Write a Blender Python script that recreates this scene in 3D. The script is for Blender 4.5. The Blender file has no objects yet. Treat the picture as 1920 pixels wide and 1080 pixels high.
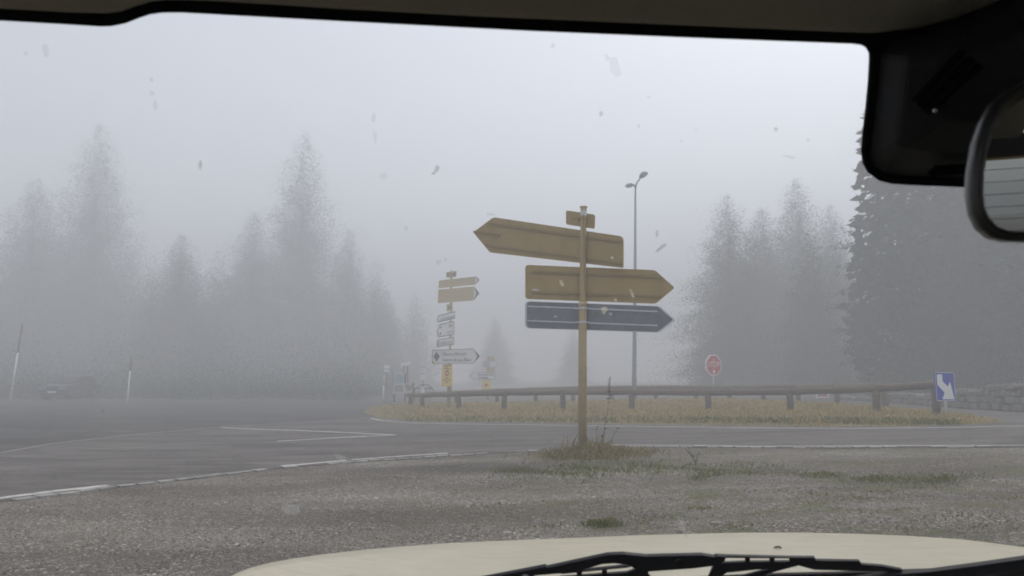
import bpy, bmesh, math, random
from mathutils import Vector, Matrix
R = math.radians
rnd = random.Random(7)
sc = bpy.context.scene
COL = sc.collection

# ------------------------------------------------------------------ camera geometry (pixels of the 1920x1080 photograph)
F = 1387.0
H = 1.40
PITCH = math.atan((707.5 - 540) / F)
FWD = Vector((0, math.cos(PITCH), math.sin(PITCH)))
UP = Vector((0, -math.sin(PITCH), math.cos(PITCH)))
EYE = Vector((0, 0, H))
def ray(px, py):
    return FWD + Vector((1, 0, 0)) * ((px - 960) / F) + UP * ((540 - py) / F)
def P(px, py, Y):
    d = ray(px, py)
    return EYE + d * (Y / d.y)
TERR = [(-400, .30), (-14, 0.0), (-8, -.10), (-3, -.078), (11, .286), (400, .50)]
def terr(x, y=0):
    for (a, za), (b, zb) in zip(TERR, TERR[1:]):
        if x <= b:
            return za + (zb - za) * (x - a) / (b - a)
    return TERR[-1][1]
def G(px, py, dz=0.0):
    d = ray(px, py)
    t = 10.0
    for _ in range(60):
        p = EYE + d * t
        z = terr(p.x) + dz
        t2 = (z - H) / d.z
        t += .6 * (min(t2, 300) - t)
    p = EYE + d * t
    return Vector((p.x, p.y, terr(p.x) + dz))
def on_plane(px, py, pt, n):
    d = ray(px, py)
    return EYE + d * ((pt - EYE).dot(n) / d.dot(n))

# ------------------------------------------------------------------ materials
def new_mat(name):
    m = bpy.data.materials.new(name); m.use_nodes = True
    return m, m.node_tree.nodes, m.node_tree.links, m.node_tree.nodes['Principled BSDF']
def ramp(N, stops, interp='LINEAR'):
    r = N.new('ShaderNodeValToRGB'); r.color_ramp.interpolation = interp
    e = r.color_ramp.elements
    while len(e) < len(stops): e.new(.5)
    for k, (p, c) in zip(e, stops):
        k.position = p; k.color = (c[0], c[1], c[2], 1)
    return r
def noise(N, L, coord, scale, detail=4, rough=.6):
    n = N.new('ShaderNodeTexNoise'); n.inputs['Scale'].default_value = scale
    n.inputs['Detail'].default_value = detail; n.inputs['Roughness'].default_value = rough
    if coord is not None: L.new(coord, n.inputs['Vector'])
    return n
def mixc(N, L, fac, a, b, mode='MIX'):
    m = N.new('ShaderNodeMix'); m.data_type = 'RGBA'; m.blend_type = mode
    for sock, v in ((m.inputs[0], fac), (m.inputs[6], a), (m.inputs[7], b)):
        if isinstance(v, (int, float)): sock.default_value = v
        elif isinstance(v, tuple): sock.default_value = (v[0], v[1], v[2], 1)
        else: L.new(v, sock)
    return m.outputs[2]
def obj_coord(N):
    return N.new('ShaderNodeTexCoord').outputs['Object']
def mapping(N, L, coord, scale):
    m = N.new('ShaderNodeMapping'); m.inputs['Scale'].default_value = scale
    L.new(coord, m.inputs['Vector']); return m.outputs[0]
def bump(N, L, B, height, strength, dist):
    b = N.new('ShaderNodeBump'); b.inputs['Strength'].default_value = strength; b.inputs['Distance'].default_value = dist
    L.new(height, b.inputs['Height']); L.new(b.outputs[0], B.inputs['Normal'])
def simple(name, c, rough=.6, metal=0.0, var=.12, scale=6.0, spec=.5, c2=None, bmp=0):
    m, N, L, B = new_mat(name)
    co = obj_coord(N)
    n = noise(N, L, co, scale, 6, .65)
    lo = c2 if c2 else tuple(x * (1 - var) for x in c); hi = tuple(x * (1 + var) for x in c)
    r = ramp(N, [(.3, lo), (.7, hi)]); L.new(n.outputs['Fac'], r.inputs['Fac'])
    L.new(r.outputs[0], B.inputs['Base Color'])
    B.inputs['Roughness'].default_value = rough; B.inputs['Metallic'].default_value = metal
    B.inputs['Specular IOR Level'].default_value = spec
    if bmp:
        n2 = noise(N, L, co, scale * 12, 4); bump(N, L, B, n2.outputs['Fac'], bmp, .01)
    return m
M = {}
M['brown'] = simple('brown_enamel', (.37, .265, .105), .5, var=.09, scale=3, spec=.3)
M['brown_post'] = simple('brown_post', (.41, .32, .17), .5, var=.14, scale=5, spec=.3)
M['brown_dark'] = simple('brown_rail', (.27, .19, .075), .5, var=.1, spec=.3)
M['galv'] = simple('galvanised_panel', (.17, .185, .21), .45, .6, var=.22, scale=7)
M['galv_rim'] = simple('galvanised_rim', (.58, .60, .62), .5, .5, var=.12, scale=20)
M['beige'] = simple('beige_enamel', (.56, .46, .28), .5, var=.06, scale=2)
M['white'] = simple('white_sign', (.83, .84, .85), .45, var=.04, scale=3)
M['white_dirty'] = simple('white_paint', (.60, .60, .58), .6, var=.12, scale=9)
M['ink'] = simple('dark_lettering', (.05, .055, .07), .6)
M['greytip'] = simple('grey_arrow_tip', (.12, .125, .14), .5)
M['purple'] = simple('purple_emblem', (.085, .06, .15), .5)
M['yellow'] = simple('yellow_notice', (.84, .63, .17), .6, var=.06)
M['yellowgreen'] = simple('yellow_corner', (.60, .58, .08), .6)
M['red'] = simple('red_sign', (.58, .03, .045), .45, var=.07, scale=8)
M['blue'] = simple('blue_sign', (.015, .04, .42), .45, var=.06, scale=5)
M['lampmetal'] = simple('lamp_metal', (.26, .28, .31), .45, .4, var=.12)
M['lampglass'] = simple('lamp_lens', (.70, .72, .75), .2)
M['black'] = simple('black_plastic', (.014, .014, .015), .65, var=.1, spec=.3)
M['frit'] = simple('black_glass_band', (.002, .002, .0022), .9, var=0, spec=.02)
M['pod'] = simple('pod_plastic', (.010, .010, .0115), .75, var=.15, scale=40, spec=.25, bmp=.2)
M['cabin'] = simple('cabin_plastic', (.03, .03, .031), .8, var=.1, spec=.25)
M['bezel'] = simple('mirror_bezel', (.016, .016, .017), .33, var=.1, spec=.5)
M['screw'] = simple('screw_metal', (.9, .9, .9), .3, .9)
M['wiper'] = simple('wiper_black', (.016, .0165, .019), .5, var=.2, scale=30, spec=.4)
M['rubber'] = simple('rubber', (.012, .012, .012), .7)
M['darkcar'] = simple('dark_car_paint', (.06, .063, .07), .3)
M['carglass'] = simple('dark_car_glass', (.07, .074, .08), .4)
M['alloy'] = simple('wheel_alloy', (.15, .15, .16), .35, .7)
M['headlight'] = simple('headlight_lens', (.35, .36, .38), .12)
M['stick'] = simple('dead_wood', (.05, .038, .03), .9, var=.3, scale=30)
M['leafgreen'] = simple('dock_leaf', (.10, .19, .09), .5, var=.2, scale=20)
M['weed'] = simple('weed_stem', (.055, .05, .035), .8, var=.3, scale=30)
M['weedleaf'] = simple('weed_leaf', (.045, .055, .03), .8, var=.3, scale=30)
M['deadleaf'] = simple('dead_leaf', (.035, .022, .014), .8)
def m_back(name, c):
    m, N, L, B = new_mat(name); co = obj_coord(N)
    n = noise(N, L, mapping(N, L, co, (2.5, 2.5, .9)), 2.0, 6, .65); r = ramp(N, [(.28, tuple(x * .88 for x in c)), (.5, c), (.74, tuple(x * 1.05 for x in c))]); L.new(n.outputs['Fac'], r.inputs[0])
    n2 = noise(N, L, co, 14, 5, .7); r2 = ramp(N, [(.62, (0, 0, 0)), (.74, (.22, .22, .22))]); L.new(n2.outputs['Fac'], r2.inputs[0])
    L.new(mixc(N, L, r2.outputs[0], r.outputs[0], tuple(x * .55 for x in c)), B.inputs['Base Color'])
    B.inputs['Roughness'].default_value = .6; B.inputs['Specular IOR Level'].default_value = .3; return m
M['brown_board'] = m_back('weathered_brown_enamel', (.38, .27, .105))

def m_headliner():
    m, N, L, B = new_mat('headliner_fabric'); co = obj_coord(N)
    n = noise(N, L, co, 900, 3, .7)
    r = ramp(N, [(.3, (.20, .185, .15)), (.7, (.29, .27, .22))]); L.new(n.outputs['Fac'], r.inputs[0])
    L.new(r.outputs[0], B.inputs['Base Color']); B.inputs['Roughness'].default_value = .95
    B.inputs['Specular IOR Level'].default_value = .1
    bump(N, L, B, n.outputs['Fac'], .5, .001)
    return m
M['headliner'] = m_headliner()
def m_bonnet():
    m, N, L, B = new_mat('cream_car_paint'); co = obj_coord(N)
    n = noise(N, L, co, 5, 6, .7)
    r = ramp(N, [(.3, (.48, .44, .325)), (.75, (.54, .495, .375))]); L.new(n.outputs['Fac'], r.inputs[0])
    n2 = noise(N, L, co, 90, 3, .7)
    r2 = ramp(N, [(.69, (0, 0, 0)), (.74, (1, 1, 1))]); L.new(n2.outputs['Fac'], r2.inputs[0])
    n3 = noise(N, L, mapping(N, L, co, (3, 14, 3)), 4, 5, .7)
    r3 = ramp(N, [(.35, (.84, .83, .80)), (.7, (1, 1, 1))]); L.new(n3.outputs['Fac'], r3.inputs[0])
    c = mixc(N, L, 1.0, r.outputs[0], r3.outputs[0], 'MULTIPLY')
    c = mixc(N, L, r2.outputs[0], c, (.30, .27, .20))
    L.new(c, B.inputs['Base Color'])
    B.inputs['Roughness'].default_value = .42; B.inputs['Specular IOR Level'].default_value = .35
    B.inputs['Coat Weight'].default_value = .2; B.inputs['Coat Roughness'].default_value = .25
    return m
M['bonnet'] = m_bonnet()
def m_wood():
    m, N, L, B = new_mat('weathered_log'); co = obj_coord(N)
    n = noise(N, L, mapping(N, L, co, (2.2, 2.2, 6)), 7, 8, .75)
    r = ramp(N, [(.25, (.065, .048, .036)), (.5, (.15, .112, .082)), (.75, (.32, .255, .20))]); L.new(n.outputs['Fac'], r.inputs[0])
    L.new(r.outputs[0], B.inputs['Base Color']); B.inputs['Roughness'].default_value = .9
    bump(N, L, B, n.outputs['Fac'], .7, .03)
    return m
M['wood'] = m_wood()
def m_gravel():
    m, N, L, B = new_mat('gravel_ground'); co = obj_coord(N)
    v = N.new('ShaderNodeTexVoronoi'); v.inputs['Scale'].default_value = 42; L.new(co, v.inputs['Vector'])
    bw = N.new('ShaderNodeSeparateColor'); L.new(v.outputs['Color'], bw.inputs[0])
    r = ramp(N, [(.0, (.075, .066, .058)), (.45, (.16, .145, .128)), (.8, (.25, .23, .205)), (.93, (.38, .36, .33)), (1.0, (.62, .60, .57))]); L.new(bw.outputs[0], r.inputs[0])
    v2 = N.new('ShaderNodeTexVoronoi'); v2.inputs['Scale'].default_value = 75; L.new(co, v2.inputs['Vector'])
    bw2 = N.new('ShaderNodeSeparateColor'); L.new(v2.outputs['Color'], bw2.inputs[0])
    r2 = ramp(N, [(0, (.08, .071, .062)), (.6, (.18, .162, .143)), (1, (.40, .37, .34))]); L.new(bw2.outputs[1], r2.inputs[0])
    npatch = noise(N, L, co, 1.7, 5, .65)
    rp = ramp(N, [(.42, (0, 0, 0)), (.6, (1, 1, 1))]); L.new(npatch.outputs['Fac'], rp.inputs[0])
    c = mixc(N, L, rp.outputs[0], r.outputs[0], r2.outputs[0])
    # broad tone: browner worn tracks and paler dusty areas
    nb = noise(N, L, mapping(N, L, co, (.35, .9, 1)), .8, 5, .6)
    rb = ramp(N, [(.34, (.60, .565, .52)), (.5, (.84, .815, .77)), (.66, (1.12, 1.13, 1.07))]); L.new(nb.outputs['Fac'], rb.inputs[0])
    c = mixc(N, L, 1.0, c, rb.outputs[0], 'MULTIPLY')
    wv = N.new('ShaderNodeTexWave'); wv.wave_type = 'BANDS'; wv.bands_direction = 'Y'; wv.inputs['Scale'].default_value = .16; wv.inputs['Distortion'].default_value = 3.2; wv.inputs['Detail'].default_value = 3; wv.inputs['Detail Scale'].default_value = .35
    L.new(mapping(N, L, co, (.45, 1, 1)), wv.inputs['Vector'])
    rw_ = ramp(N, [(.35, (.92, .91, .90)), (.75, (1.07, 1.07, 1.065))]); L.new(wv.outputs['Fac'], rw_.inputs[0]); c = mixc(N, L, 1.0, c, rw_.outputs[0], 'MULTIPLY')
    # moss and thin grass film, mostly on the right
    nm = noise(N, L, mapping(N, L, co, (1, 1.5, 1)), 1.1, 6, .7)
    rm = ramp(N, [(.50, (0, 0, 0)), (.63, (.75, .75, .75))]); L.new(nm.outputs['Fac'], rm.inputs[0])
    sx = N.new('ShaderNodeSeparateXYZ'); L.new(co, sx.inputs[0])
    mr = N.new('ShaderNodeMapRange'); mr.inputs[1].default_value = -1.6; mr.inputs[2].default_value = 1.2; L.new(sx.outputs[0], mr.inputs[0])
    mu = N.new('ShaderNodeMath'); mu.operation = 'MULTIPLY'; L.new(rm.outputs[0], mu.inputs[0]); L.new(mr.outputs[0], mu.inputs[1])
    nf = noise(N, L, co, 60, 2, .6)
    rf = ramp(N, [(.3, (.066, .072, .026)), (.7, (.145, .14, .055))]); L.new(nf.outputs['Fac'], rf.inputs[0])
    c = mixc(N, L, mu.outputs[0], c, rf.outputs[0])
    L.new(c, B.inputs['Base Color']); B.inputs['Roughness'].default_value = .95; B.inputs['Specular IOR Level'].default_value = .2
    bump(N, L, B, v.outputs['Distance'], .6, .02)
    return m
M['gravel'] = m_gravel()
def m_asphalt(name, lo, hi, patch, crack=True):
    m, N, L, B = new_mat(name); co = obj_coord(N)
    n = noise(N, L, co, .5, 7, .7)
    r = ramp(N, [(.3, lo), (.7, hi)]); L.new(n.outputs['Fac'], r.inputs[0])
    n2 = noise(N, L, co, 45, 2, .8)
    r2 = ramp(N, [(.25, (.66, .66, .66)), (.75, (1.34, 1.34, 1.34))]); L.new(n2.outputs['Fac'], r2.inputs[0])
    c = mixc(N, L, 1, r.outputs[0], r2.outputs[0], 'MULTIPLY')
    n3 = noise(N, L, mapping(N, L, co, (.35, 1.6, 1)), .7, 6, .75)
    r3 = ramp(N, [(.48, (0, 0, 0)), (.58, (1, 1, 1))]); L.new(n3.outputs['Fac'], r3.inputs[0])
    c = mixc(N, L, r3.outputs[0], c, patch)
    n4 = noise(N, L, mapping(N, L, co, (.25, 1.1, 1)), 1.3, 7, .75)
    r4 = ramp(N, [(.52, (0, 0, 0)), (.64, (.55, .55, .55))]); L.new(n4.outputs['Fac'], r4.inputs[0])
    c = mixc(N, L, r4.outputs[0], c, tuple(x * 1.55 for x in hi))
    v = N.new('ShaderNodeTexVoronoi'); v.feature = 'DISTANCE_TO_EDGE'; v.inputs['Scale'].default_value = .55
    nd = noise(N, L, co, 1.6, 5, .7)
    ad = N.new('ShaderNodeVectorMath'); ad.operation = 'ADD'; L.new(co, ad.inputs[0]); L.new(nd.outputs['Color'], ad.inputs[1])
    L.new(ad.outputs[0], v.inputs['Vector'])
    rc = ramp(N, [(.0, (.85, .85, .85)), (.02, (0, 0, 0))]); L.new(v.outputs[0], rc.inputs[0])
    c = mixc(N, L, rc.outputs[0], c, tuple(x * .5 for x in lo))
    L.new(c, B.inputs['Base Color']); B.inputs['Roughness'].default_value = .85; B.inputs['Specular IOR Level'].default_value = .3
    bump(N, L, B, n2.outputs['Fac'], .3, .01)
    return m
M['road'] = m_asphalt('worn_asphalt', (.096, .084, .076), (.134, .119, .108), (.068, .060, .054))
M['lot'] = m_asphalt('dark_asphalt', (.042, .039, .037), (.064, .060, .057), (.088, .082, .077))
def m_marking():
    m, N, L, B = new_mat('road_paint'); co = obj_coord(N)
    n = noise(N, L, co, 9, 6, .75)
    r = ramp(N, [(.34, (.17, .16, .15)), (.46, (.50, .48, .44)), (.7, (.66, .64, .60))]); L.new(n.outputs['Fac'], r.inputs[0])
    L.new(r.outputs[0], B.inputs['Base Color']); B.inputs['Roughness'].default_value = .7
    return m
M['marking'] = m_marking()
M['worn'] = simple('worn_line', (.21, .195, .18), .8, var=.35, scale=3)
M['sett'] = simple('kerb_stone', (.27, .26, .24), .85, var=.5, scale=1.8)
M['soil'] = simple('island_soil', (.15, .125, .075), .95, var=.35, scale=2.5)
def m_grass(name, cols, scale=.6):
    m, N, L, B = new_mat(name); co = obj_coord(N)
    g = N.new('ShaderNodeNewGeometry')
    n = noise(N, L, co, scale, 5, .7)
    a = N.new('ShaderNodeMath'); a.operation = 'MULTIPLY_ADD'; a.inputs[1].default_value = .45; L.new(g.outputs['Random Per Island'], a.inputs[0])
    s = N.new('ShaderNodeMath'); s.operation = 'MULTIPLY'; s.inputs[1].default_value = .62; L.new(n.outputs['Fac'], s.inputs[0]); L.new(s.outputs[0], a.inputs[2])
    r = ramp(N, [(i / (len(cols) - 1) * .7 + .15, c) for i, c in enumerate(cols)]); L.new(a.outputs[0], r.inputs[0])
    L.new(r.outputs[0], B.inputs['Base Color']); B.inputs['Roughness'].default_value = .8; B.inputs['Specular IOR Level'].default_value = .2
    return m
M['dry'] = m_grass('dry_grass', [(.12, .115, .04), (.33, .255, .09), (.52, .40, .155), (.70, .55, .26)], .9)
M['mid'] = m_grass('mixed_grass', [(.065, .085, .028), (.15, .14, .05), (.32, .25, .10), (.52, .40, .19)], 3)
M['green'] = m_grass('green_weeds', [(.065, .095, .022), (.12, .145, .035), (.19, .19, .055), (.29, .24, .10)], 2)
def m_needles(name, lo, hi):
    m, N, L, B = new_mat(name); co = obj_coord(N)
    n = noise(N, L, co, 1.1, 5, .7)
    r = ramp(N, [(.3, lo), (.72, hi)]); L.new(n.outputs['Fac'], r.inputs[0])
    L.new(r.outputs[0], B.inputs['Base Color']); B.inputs['Roughness'].default_value = .85; B.inputs['Specular IOR Level'].default_value = .2
    return m
M['needles'] = m_needles('spruce_needles', (.022, .034, .018), (.055, .075, .036))
M['bark'] = simple('spruce_bark', (.07, .055, .045), .95, var=.3, scale=8)
M['stone'] = simple('wall_stone', (.20, .185, .165), .9, var=.4, scale=1.3, bmp=.5)
M['mapblue'] = simple('map_blue', (.30, .42, .48), .6, var=.25, scale=5)
M['mapgreen'] = simple('map_green', (.30, .33, .26), .6, var=.6, scale=5)
M['boardwood'] = simple('board_wood', (.13, .09, .07), .85, var=.2)
M['orange'] = simple('rear_trim', (.45, .33, .12), .6)

def m_clear(name, tint, refl):
    m = bpy.data.materials.new(name); m.use_nodes = True
    N, L = m.node_tree.nodes, m.node_tree.links
    N.clear()
    out = N.new('ShaderNodeOutputMaterial'); mx = N.new('ShaderNodeMixShader')
    t = N.new('ShaderNodeBsdfTransparent'); t.inputs[0].default_value = (*tint, 1)
    g = N.new('ShaderNodeBsdfGlossy'); g.inputs['Roughness'].default_value = .03
    mx.inputs[0].default_value = refl
    L.new(t.outputs[0], mx.inputs[1]); L.new(g.outputs[0], mx.inputs[2]); L.new(mx.outputs[0], out.inputs[0])
    return m
M['glass'] = m_clear('windscreen_glass', (.985, .985, .985), .012)
M['tinted'] = m_clear('tinted_glass', (.66, .67, .66), .02)
def m_speck(name, col, op, kind='ShaderNodeBsdfDiffuse'):
    m = bpy.data.materials.new(name); m.use_nodes = True
    N, L = m.node_tree.nodes, m.node_tree.links
    N.clear()
    out = N.new('ShaderNodeOutputMaterial'); mx = N.new('ShaderNodeMixShader')
    t = N.new('ShaderNodeBsdfTransparent'); d = N.new(kind); d.inputs[0].default_value = (*col, 1)
    mx.inputs[0].default_value = op
    L.new(t.outputs[0], mx.inputs[1]); L.new(d.outputs[0], mx.inputs[2]); L.new(mx.outputs[0], out.inputs[0])
    return m
M['speck'] = m_speck('dirt_film', (.10, .095, .07), .15)
M['speck_faint'] = m_speck('thin_dirt_film', (.16, .155, .14), .045)
M['speck_light'] = m_speck('insect_film', (.60, .58, .46), .24, 'ShaderNodeBsdfTranslucent')
m, N, L, B = new_mat('mirror_silver'); B.inputs['Metallic'].default_value = 1; B.inputs['Roughness'].default_value = .02
B.inputs['Base Color'].default_value = (.80, .81, .82, 1); M['mirror'] = m

# ------------------------------------------------------------------ object helpers
WLOC = {}
def tag(o, label=None, cat=None, group=None, kind=None):
    if label: o['label'] = label
    if cat: o['category'] = cat
    if group: o['group'] = group
    if kind: o['kind'] = kind
    return o
def empty(name, loc):
    o = bpy.data.objects.new(name, None); COL.objects.link(o); o.location = loc; o.empty_display_size = .2
    WLOC[o.name] = Vector(loc); return o
class MB:
    def __init__(s): s.v = []; s.f = []; s.mi = []; s.cur = 0
    def add(s, vs, fs):
        b = len(s.v); s.v.extend(tuple(x) for x in vs); s.f.extend(tuple(b + i for i in f) for f in fs); s.mi.extend([s.cur] * len(fs))
    def box(s, c, hx, hy, hz, ax=Vector((1, 0, 0)), ay=Vector((0, 1, 0)), az=Vector((0, 0, 1))):
        c = Vector(c)
        vs = [c + ax * (i * hx) + ay * (j * hy) + az * (k * hz) for i in (-1, 1) for j in (-1, 1) for k in (-1, 1)]
        s.add(vs, [(0, 1, 3, 2), (4, 6, 7, 5), (0, 4, 5, 1), (2, 3, 7, 6), (0, 2, 6, 4), (1, 5, 7, 3)])
    def prism(s, pts, ext):
        """a closed 3D outline extruded by the vector ext"""
        n = len(pts); vs = [Vector(p) for p in pts] + [Vector(p) + ext for p in pts]
        s.add(vs, [tuple(range(n)), tuple(range(2 * n - 1, n - 1, -1))] + [(i, i + n, (i + 1) % n + n, (i + 1) % n) for i in range(n)])
    def tube(s, pts, rad, n=8, cap=True):
        pts = [Vector(p) for p in pts]
        if isinstance(rad, (int, float)): rad = [rad] * len(pts)
        rings = []
        ref = None
        for i, p in enumerate(pts):
            t = (pts[min(i + 1, len(pts) - 1)] - pts[max(i - 1, 0)]).normalized()
            if ref is None: ref = Vector((1, 0, 0)) if abs(t.x) < .8 else Vector((0, 0, 1))
            a = (ref - t * ref.dot(t)).normalized(); b = t.cross(a); ref = a
            rings.append([p + (a * math.cos(2 * math.pi * k / n) + b * math.sin(2 * math.pi * k / n)) * rad[i] for k in range(n)])
        vs = [v for r in rings for v in r]; fs = []
        for i in range(len(pts) - 1):
            for k in range(n):
                fs.append((i * n + k, i * n + (k + 1) % n, (i + 1) * n + (k + 1) % n, (i + 1) * n + k))
        if cap: fs += [tuple(range(n - 1, -1, -1)), tuple(range((len(pts) - 1) * n, len(pts) * n))]
        s.add(vs, fs)
    def build(s, name, mat, parent=None, base=None, smooth=False, bevel=0, fix=True):
        off = Vector((0, 0, 0))
        if parent is not None: off = WLOC[parent.name]
        elif base is not None: off = Vector(base)
        me = bpy.data.meshes.new(name)
        me.from_pydata([(x - off.x, y - off.y, z - off.z) for x, y, z in s.v], [], s.f)
        mats = mat if isinstance(mat, (list, tuple)) else [mat]
        for mm in mats: me.materials.append(mm)
        if len(mats) > 1: me.polygons.foreach_set('material_index', s.mi)
        if fix and len(s.f) < 20000:
            bm = bmesh.new(); bm.from_mesh(me); bmesh.ops.recalc_face_normals(bm, faces=bm.faces); bm.to_mesh(me); bm.free()
        if smooth: me.polygons.foreach_set('use_smooth', [True] * len(me.polygons))
        o = bpy.data.objects.new(name, me); COL.objects.link(o)
        if parent is not None: o.parent = parent
        else: o.location = off
        WLOC[o.name] = off
        if bevel:
            b = o.modifiers.new('b', 'BEVEL'); b.width = bevel; b.segments = 2; b.limit_method = 'ANGLE'
        if smooth == 'auto': pass
        return o

def sheet(poly, dz, grid=None, zf=None):
    """a ground-hugging sheet of a polygon in metres (X, Y)"""
    bm = bmesh.new()
    vs = [bm.verts.new((p[0], p[1], 0)) for p in poly]
    from mathutils.geometry import delaunay_2d_cdt
    pl = [Vector((p[0], p[1])) for p in poly]
    cv, ce, cf, _, _, _ = delaunay_2d_cdt(pl, [], [list(range(len(pl)))], 1, 1e-6)
    bm.clear(); vs = [bm.verts.new((p.x, p.y, 0)) for p in cv]
    for q in cf: bm.faces.new([vs[i] for i in q])
    cuts = [(Vector((b[0], 0, 0)), Vector((1, 0, 0))) for b in TERR[1:-1]]
    if grid:
        xs = [p[0] for p in poly]; ys = [p[1] for p in poly]
        x = math.floor(min(xs)); 
        while x < max(xs): cuts.append((Vector((x, 0, 0)), Vector((1, 0, 0)))); x += grid
        y = math.floor(min(ys))
        while y < max(ys): cuts.append((Vector((0, y, 0)), Vector((0, 1, 0)))); y += grid
    for co, no in cuts:
        bmesh.ops.bisect_plane(bm, geom=bm.verts[:] + bm.edges[:] + bm.faces[:], plane_co=co, plane_no=no)
    bmesh.ops.recalc_face_normals(bm, faces=bm.faces)
    if bm.faces and sum(f.normal.z for f in bm.faces) < 0: bmesh.ops.reverse_faces(bm, faces=bm.faces[:])
    mb = MB(); bm.verts.index_update()
    mb.add([(v.co.x, v.co.y, terr(v.co.x) + dz + (zf(v.co.x, v.co.y) if zf else 0)) for v in bm.verts], [[v.index for v in f.verts] for f in bm.faces])
    bm.free(); return mb
def strip_poly(pts, w):
    pts = [Vector((p[0], p[1])) for p in pts]; l, r = [], []
    for i, p in enumerate(pts):
        t = (pts[min(i + 1, len(pts) - 1)] - pts[max(i - 1, 0)]).normalized(); n = Vector((-t.y, t.x))
        ww = w[i] if isinstance(w, list) else w
        l.append(p + n * ww / 2); r.append(p - n * ww / 2)
    return l + r[::-1]
def densify(pts, step):
    out = []
    for a, b in zip(pts, pts[1:]):
        a, b = Vector(a), Vector(b); n = max(1, int((b - a).length / step))
        out += [a + (b - a) * k / n for k in range(n)]
    return out + [Vector(pts[-1])]
def inside(x, y, poly):
    c = False; j = len(poly) - 1
    for i in range(len(poly)):
        xi, yi = poly[i][0], poly[i][1]; xj, yj = poly[j][0], poly[j][1]
        if (yi > y) != (yj > y) and x < (xj - xi) * (y - yi) / (yj - yi) + xi: c = not c
        j = i
    return c
def edge_dist(x, y, poly):
    best = 1e9; p = Vector((x, y))
    for i in range(len(poly)):
        a = Vector((poly[i][0], poly[i][1])); b = Vector((poly[(i + 1) % len(poly)][0], poly[(i + 1) % len(poly)][1]))
        d = b - a; t = max(0, min(1, (p - a).dot(d) / max(d.length_squared, 1e-9)))
        best = min(best, (p - a - d * t).length)
    return best
def text_mb(txt, font_shear=0.0):
    cu = bpy.data.curves.new('lettering', 'FONT'); cu.body = txt; cu.size = 1; cu.shear = font_shear; cu.resolution_u = 2
    o = bpy.data.objects.new('lettering', cu); COL.objects.link(o)
    dg = bpy.context.evaluated_depsgraph_get(); dg.update()
    me = bpy.data.meshes.new_from_object(o.evaluated_get(dg))
    vs = [v.co.copy() for v in me.vertices]; fs = [tuple(p.vertices) for p in me.polygons]
    bpy.data.objects.remove(o); bpy.data.meshes.remove(me); bpy.data.curves.remove(cu)
    return vs, fs
def put_text(mb, txt, p0, p1, height, up, nrm, shear=0.0, proud=.004):
    """lettering stretched from p0 to p1 (baseline), capital height in metres"""
    vs, fs = text_mb(txt, shear)
    x0 = min(v.x for v in vs); x1 = max(v.x for v in vs); y1 = max(v.y for v in vs)
    u = (p1 - p0) / (x1 - x0)
    mb.add([p0 + u * (v.x - x0) + up * (v.y / .70 * height) + nrm * proud for v in vs], fs)

# ------------------------------------------------------------------ ground and roads
g = [(-400, -60), (400, -60), (400, 400), (-400, 400)]
tag(sheet(g, 0).build('ground', M['gravel']), kind='structure')
near_px = [(-420, 1012), (-200, 972), (0, 942), (200, 916), (330, 902), (500, 881), (640, 869), (830, 856), (1000, 846), (1130, 840), (1300, 839), (1500, 840.5), (1700, 840), (1920, 839), (2300, 840)]
near_edge = [G(*p) for p in near_px]
lot_px = [(-400, 916), (-200, 882), (0, 851), (100, 833), (250, 816), (420, 801), (560, 793), (700, 784)]
lot_edge = [G(*p) for p in lot_px]
road_poly = [(p.x, p.y) for p in near_edge] + [(60, 14), (60, 40), (22, 44), (16, 90), (-7, 90), (-6.6, 40)] + [(p.x, p.y) for p in lot_edge[::-1]]
le = [(p.x, p.y) for p in lot_edge]
tag(sheet([(-120, le[0][1] - 1.5)] + le + [(-6.6, 40), (-7, 90), (-120, 90)], .004).build('car_park', M['lot']), kind='structure')
tag(sheet(road_poly, .010).build('road', M['road']), kind='structure')
def grp(pts): return [G(*p) for p in pts]
mk = MB()
def mark(px, w, dz=.016, step=None):
    q = sheet(strip_poly(densify([(v.x, v.y) for v in grp(px)], 1.0), w), dz); mk.add(q.v, q.f)
mark([(695, 785), (715, 789), (760, 793), (850, 795.5), (1000, 797.5), (1200, 800.5), (1400, 803), (1600, 804.5), (1800, 802.5), (2050, 800)], .13)
mark([(-160, 963), (0, 936), (110, 922), (203, 912)], .17)
mark([(528, 875.5), (580, 871), (650, 864.5)], .15)
mark([(660, 863.5), (740, 857.5), (840, 851)], .14)
mark([(1135, 835.5), (1300, 836), (1400, 838), (1530, 838), (1700, 837), (1920, 836.5), (2200, 837)], .085)
mark([(415, 802.5), (560, 808), (680, 813.5), (741, 816.5)], .15)
mark([(741, 816.5), (640, 821.5), (520, 828.5)], .13)
tag(mk.build('road_markings', M['marking'], fix=False), kind='structure')
ln = MB()
for pts, w in ((lot_px[1:], .12), ([(95, 812), (165, 810)], .1), ([(215, 811), (245, 810.5)], .1), ([(130, 846), (200, 843), (265, 841)], .09), ([(205, 847), (262, 843)], .08), ([(450, 768), (475, 767.5)], .2)):
    q = sheet(strip_poly(densify([(v.x, v.y) for v in grp(pts)], 1.0), w), .0205); ln.add(q.v, q.f)
tag(ln.build('worn_road_line', M['worn'], fix=False), kind='structure')
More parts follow.
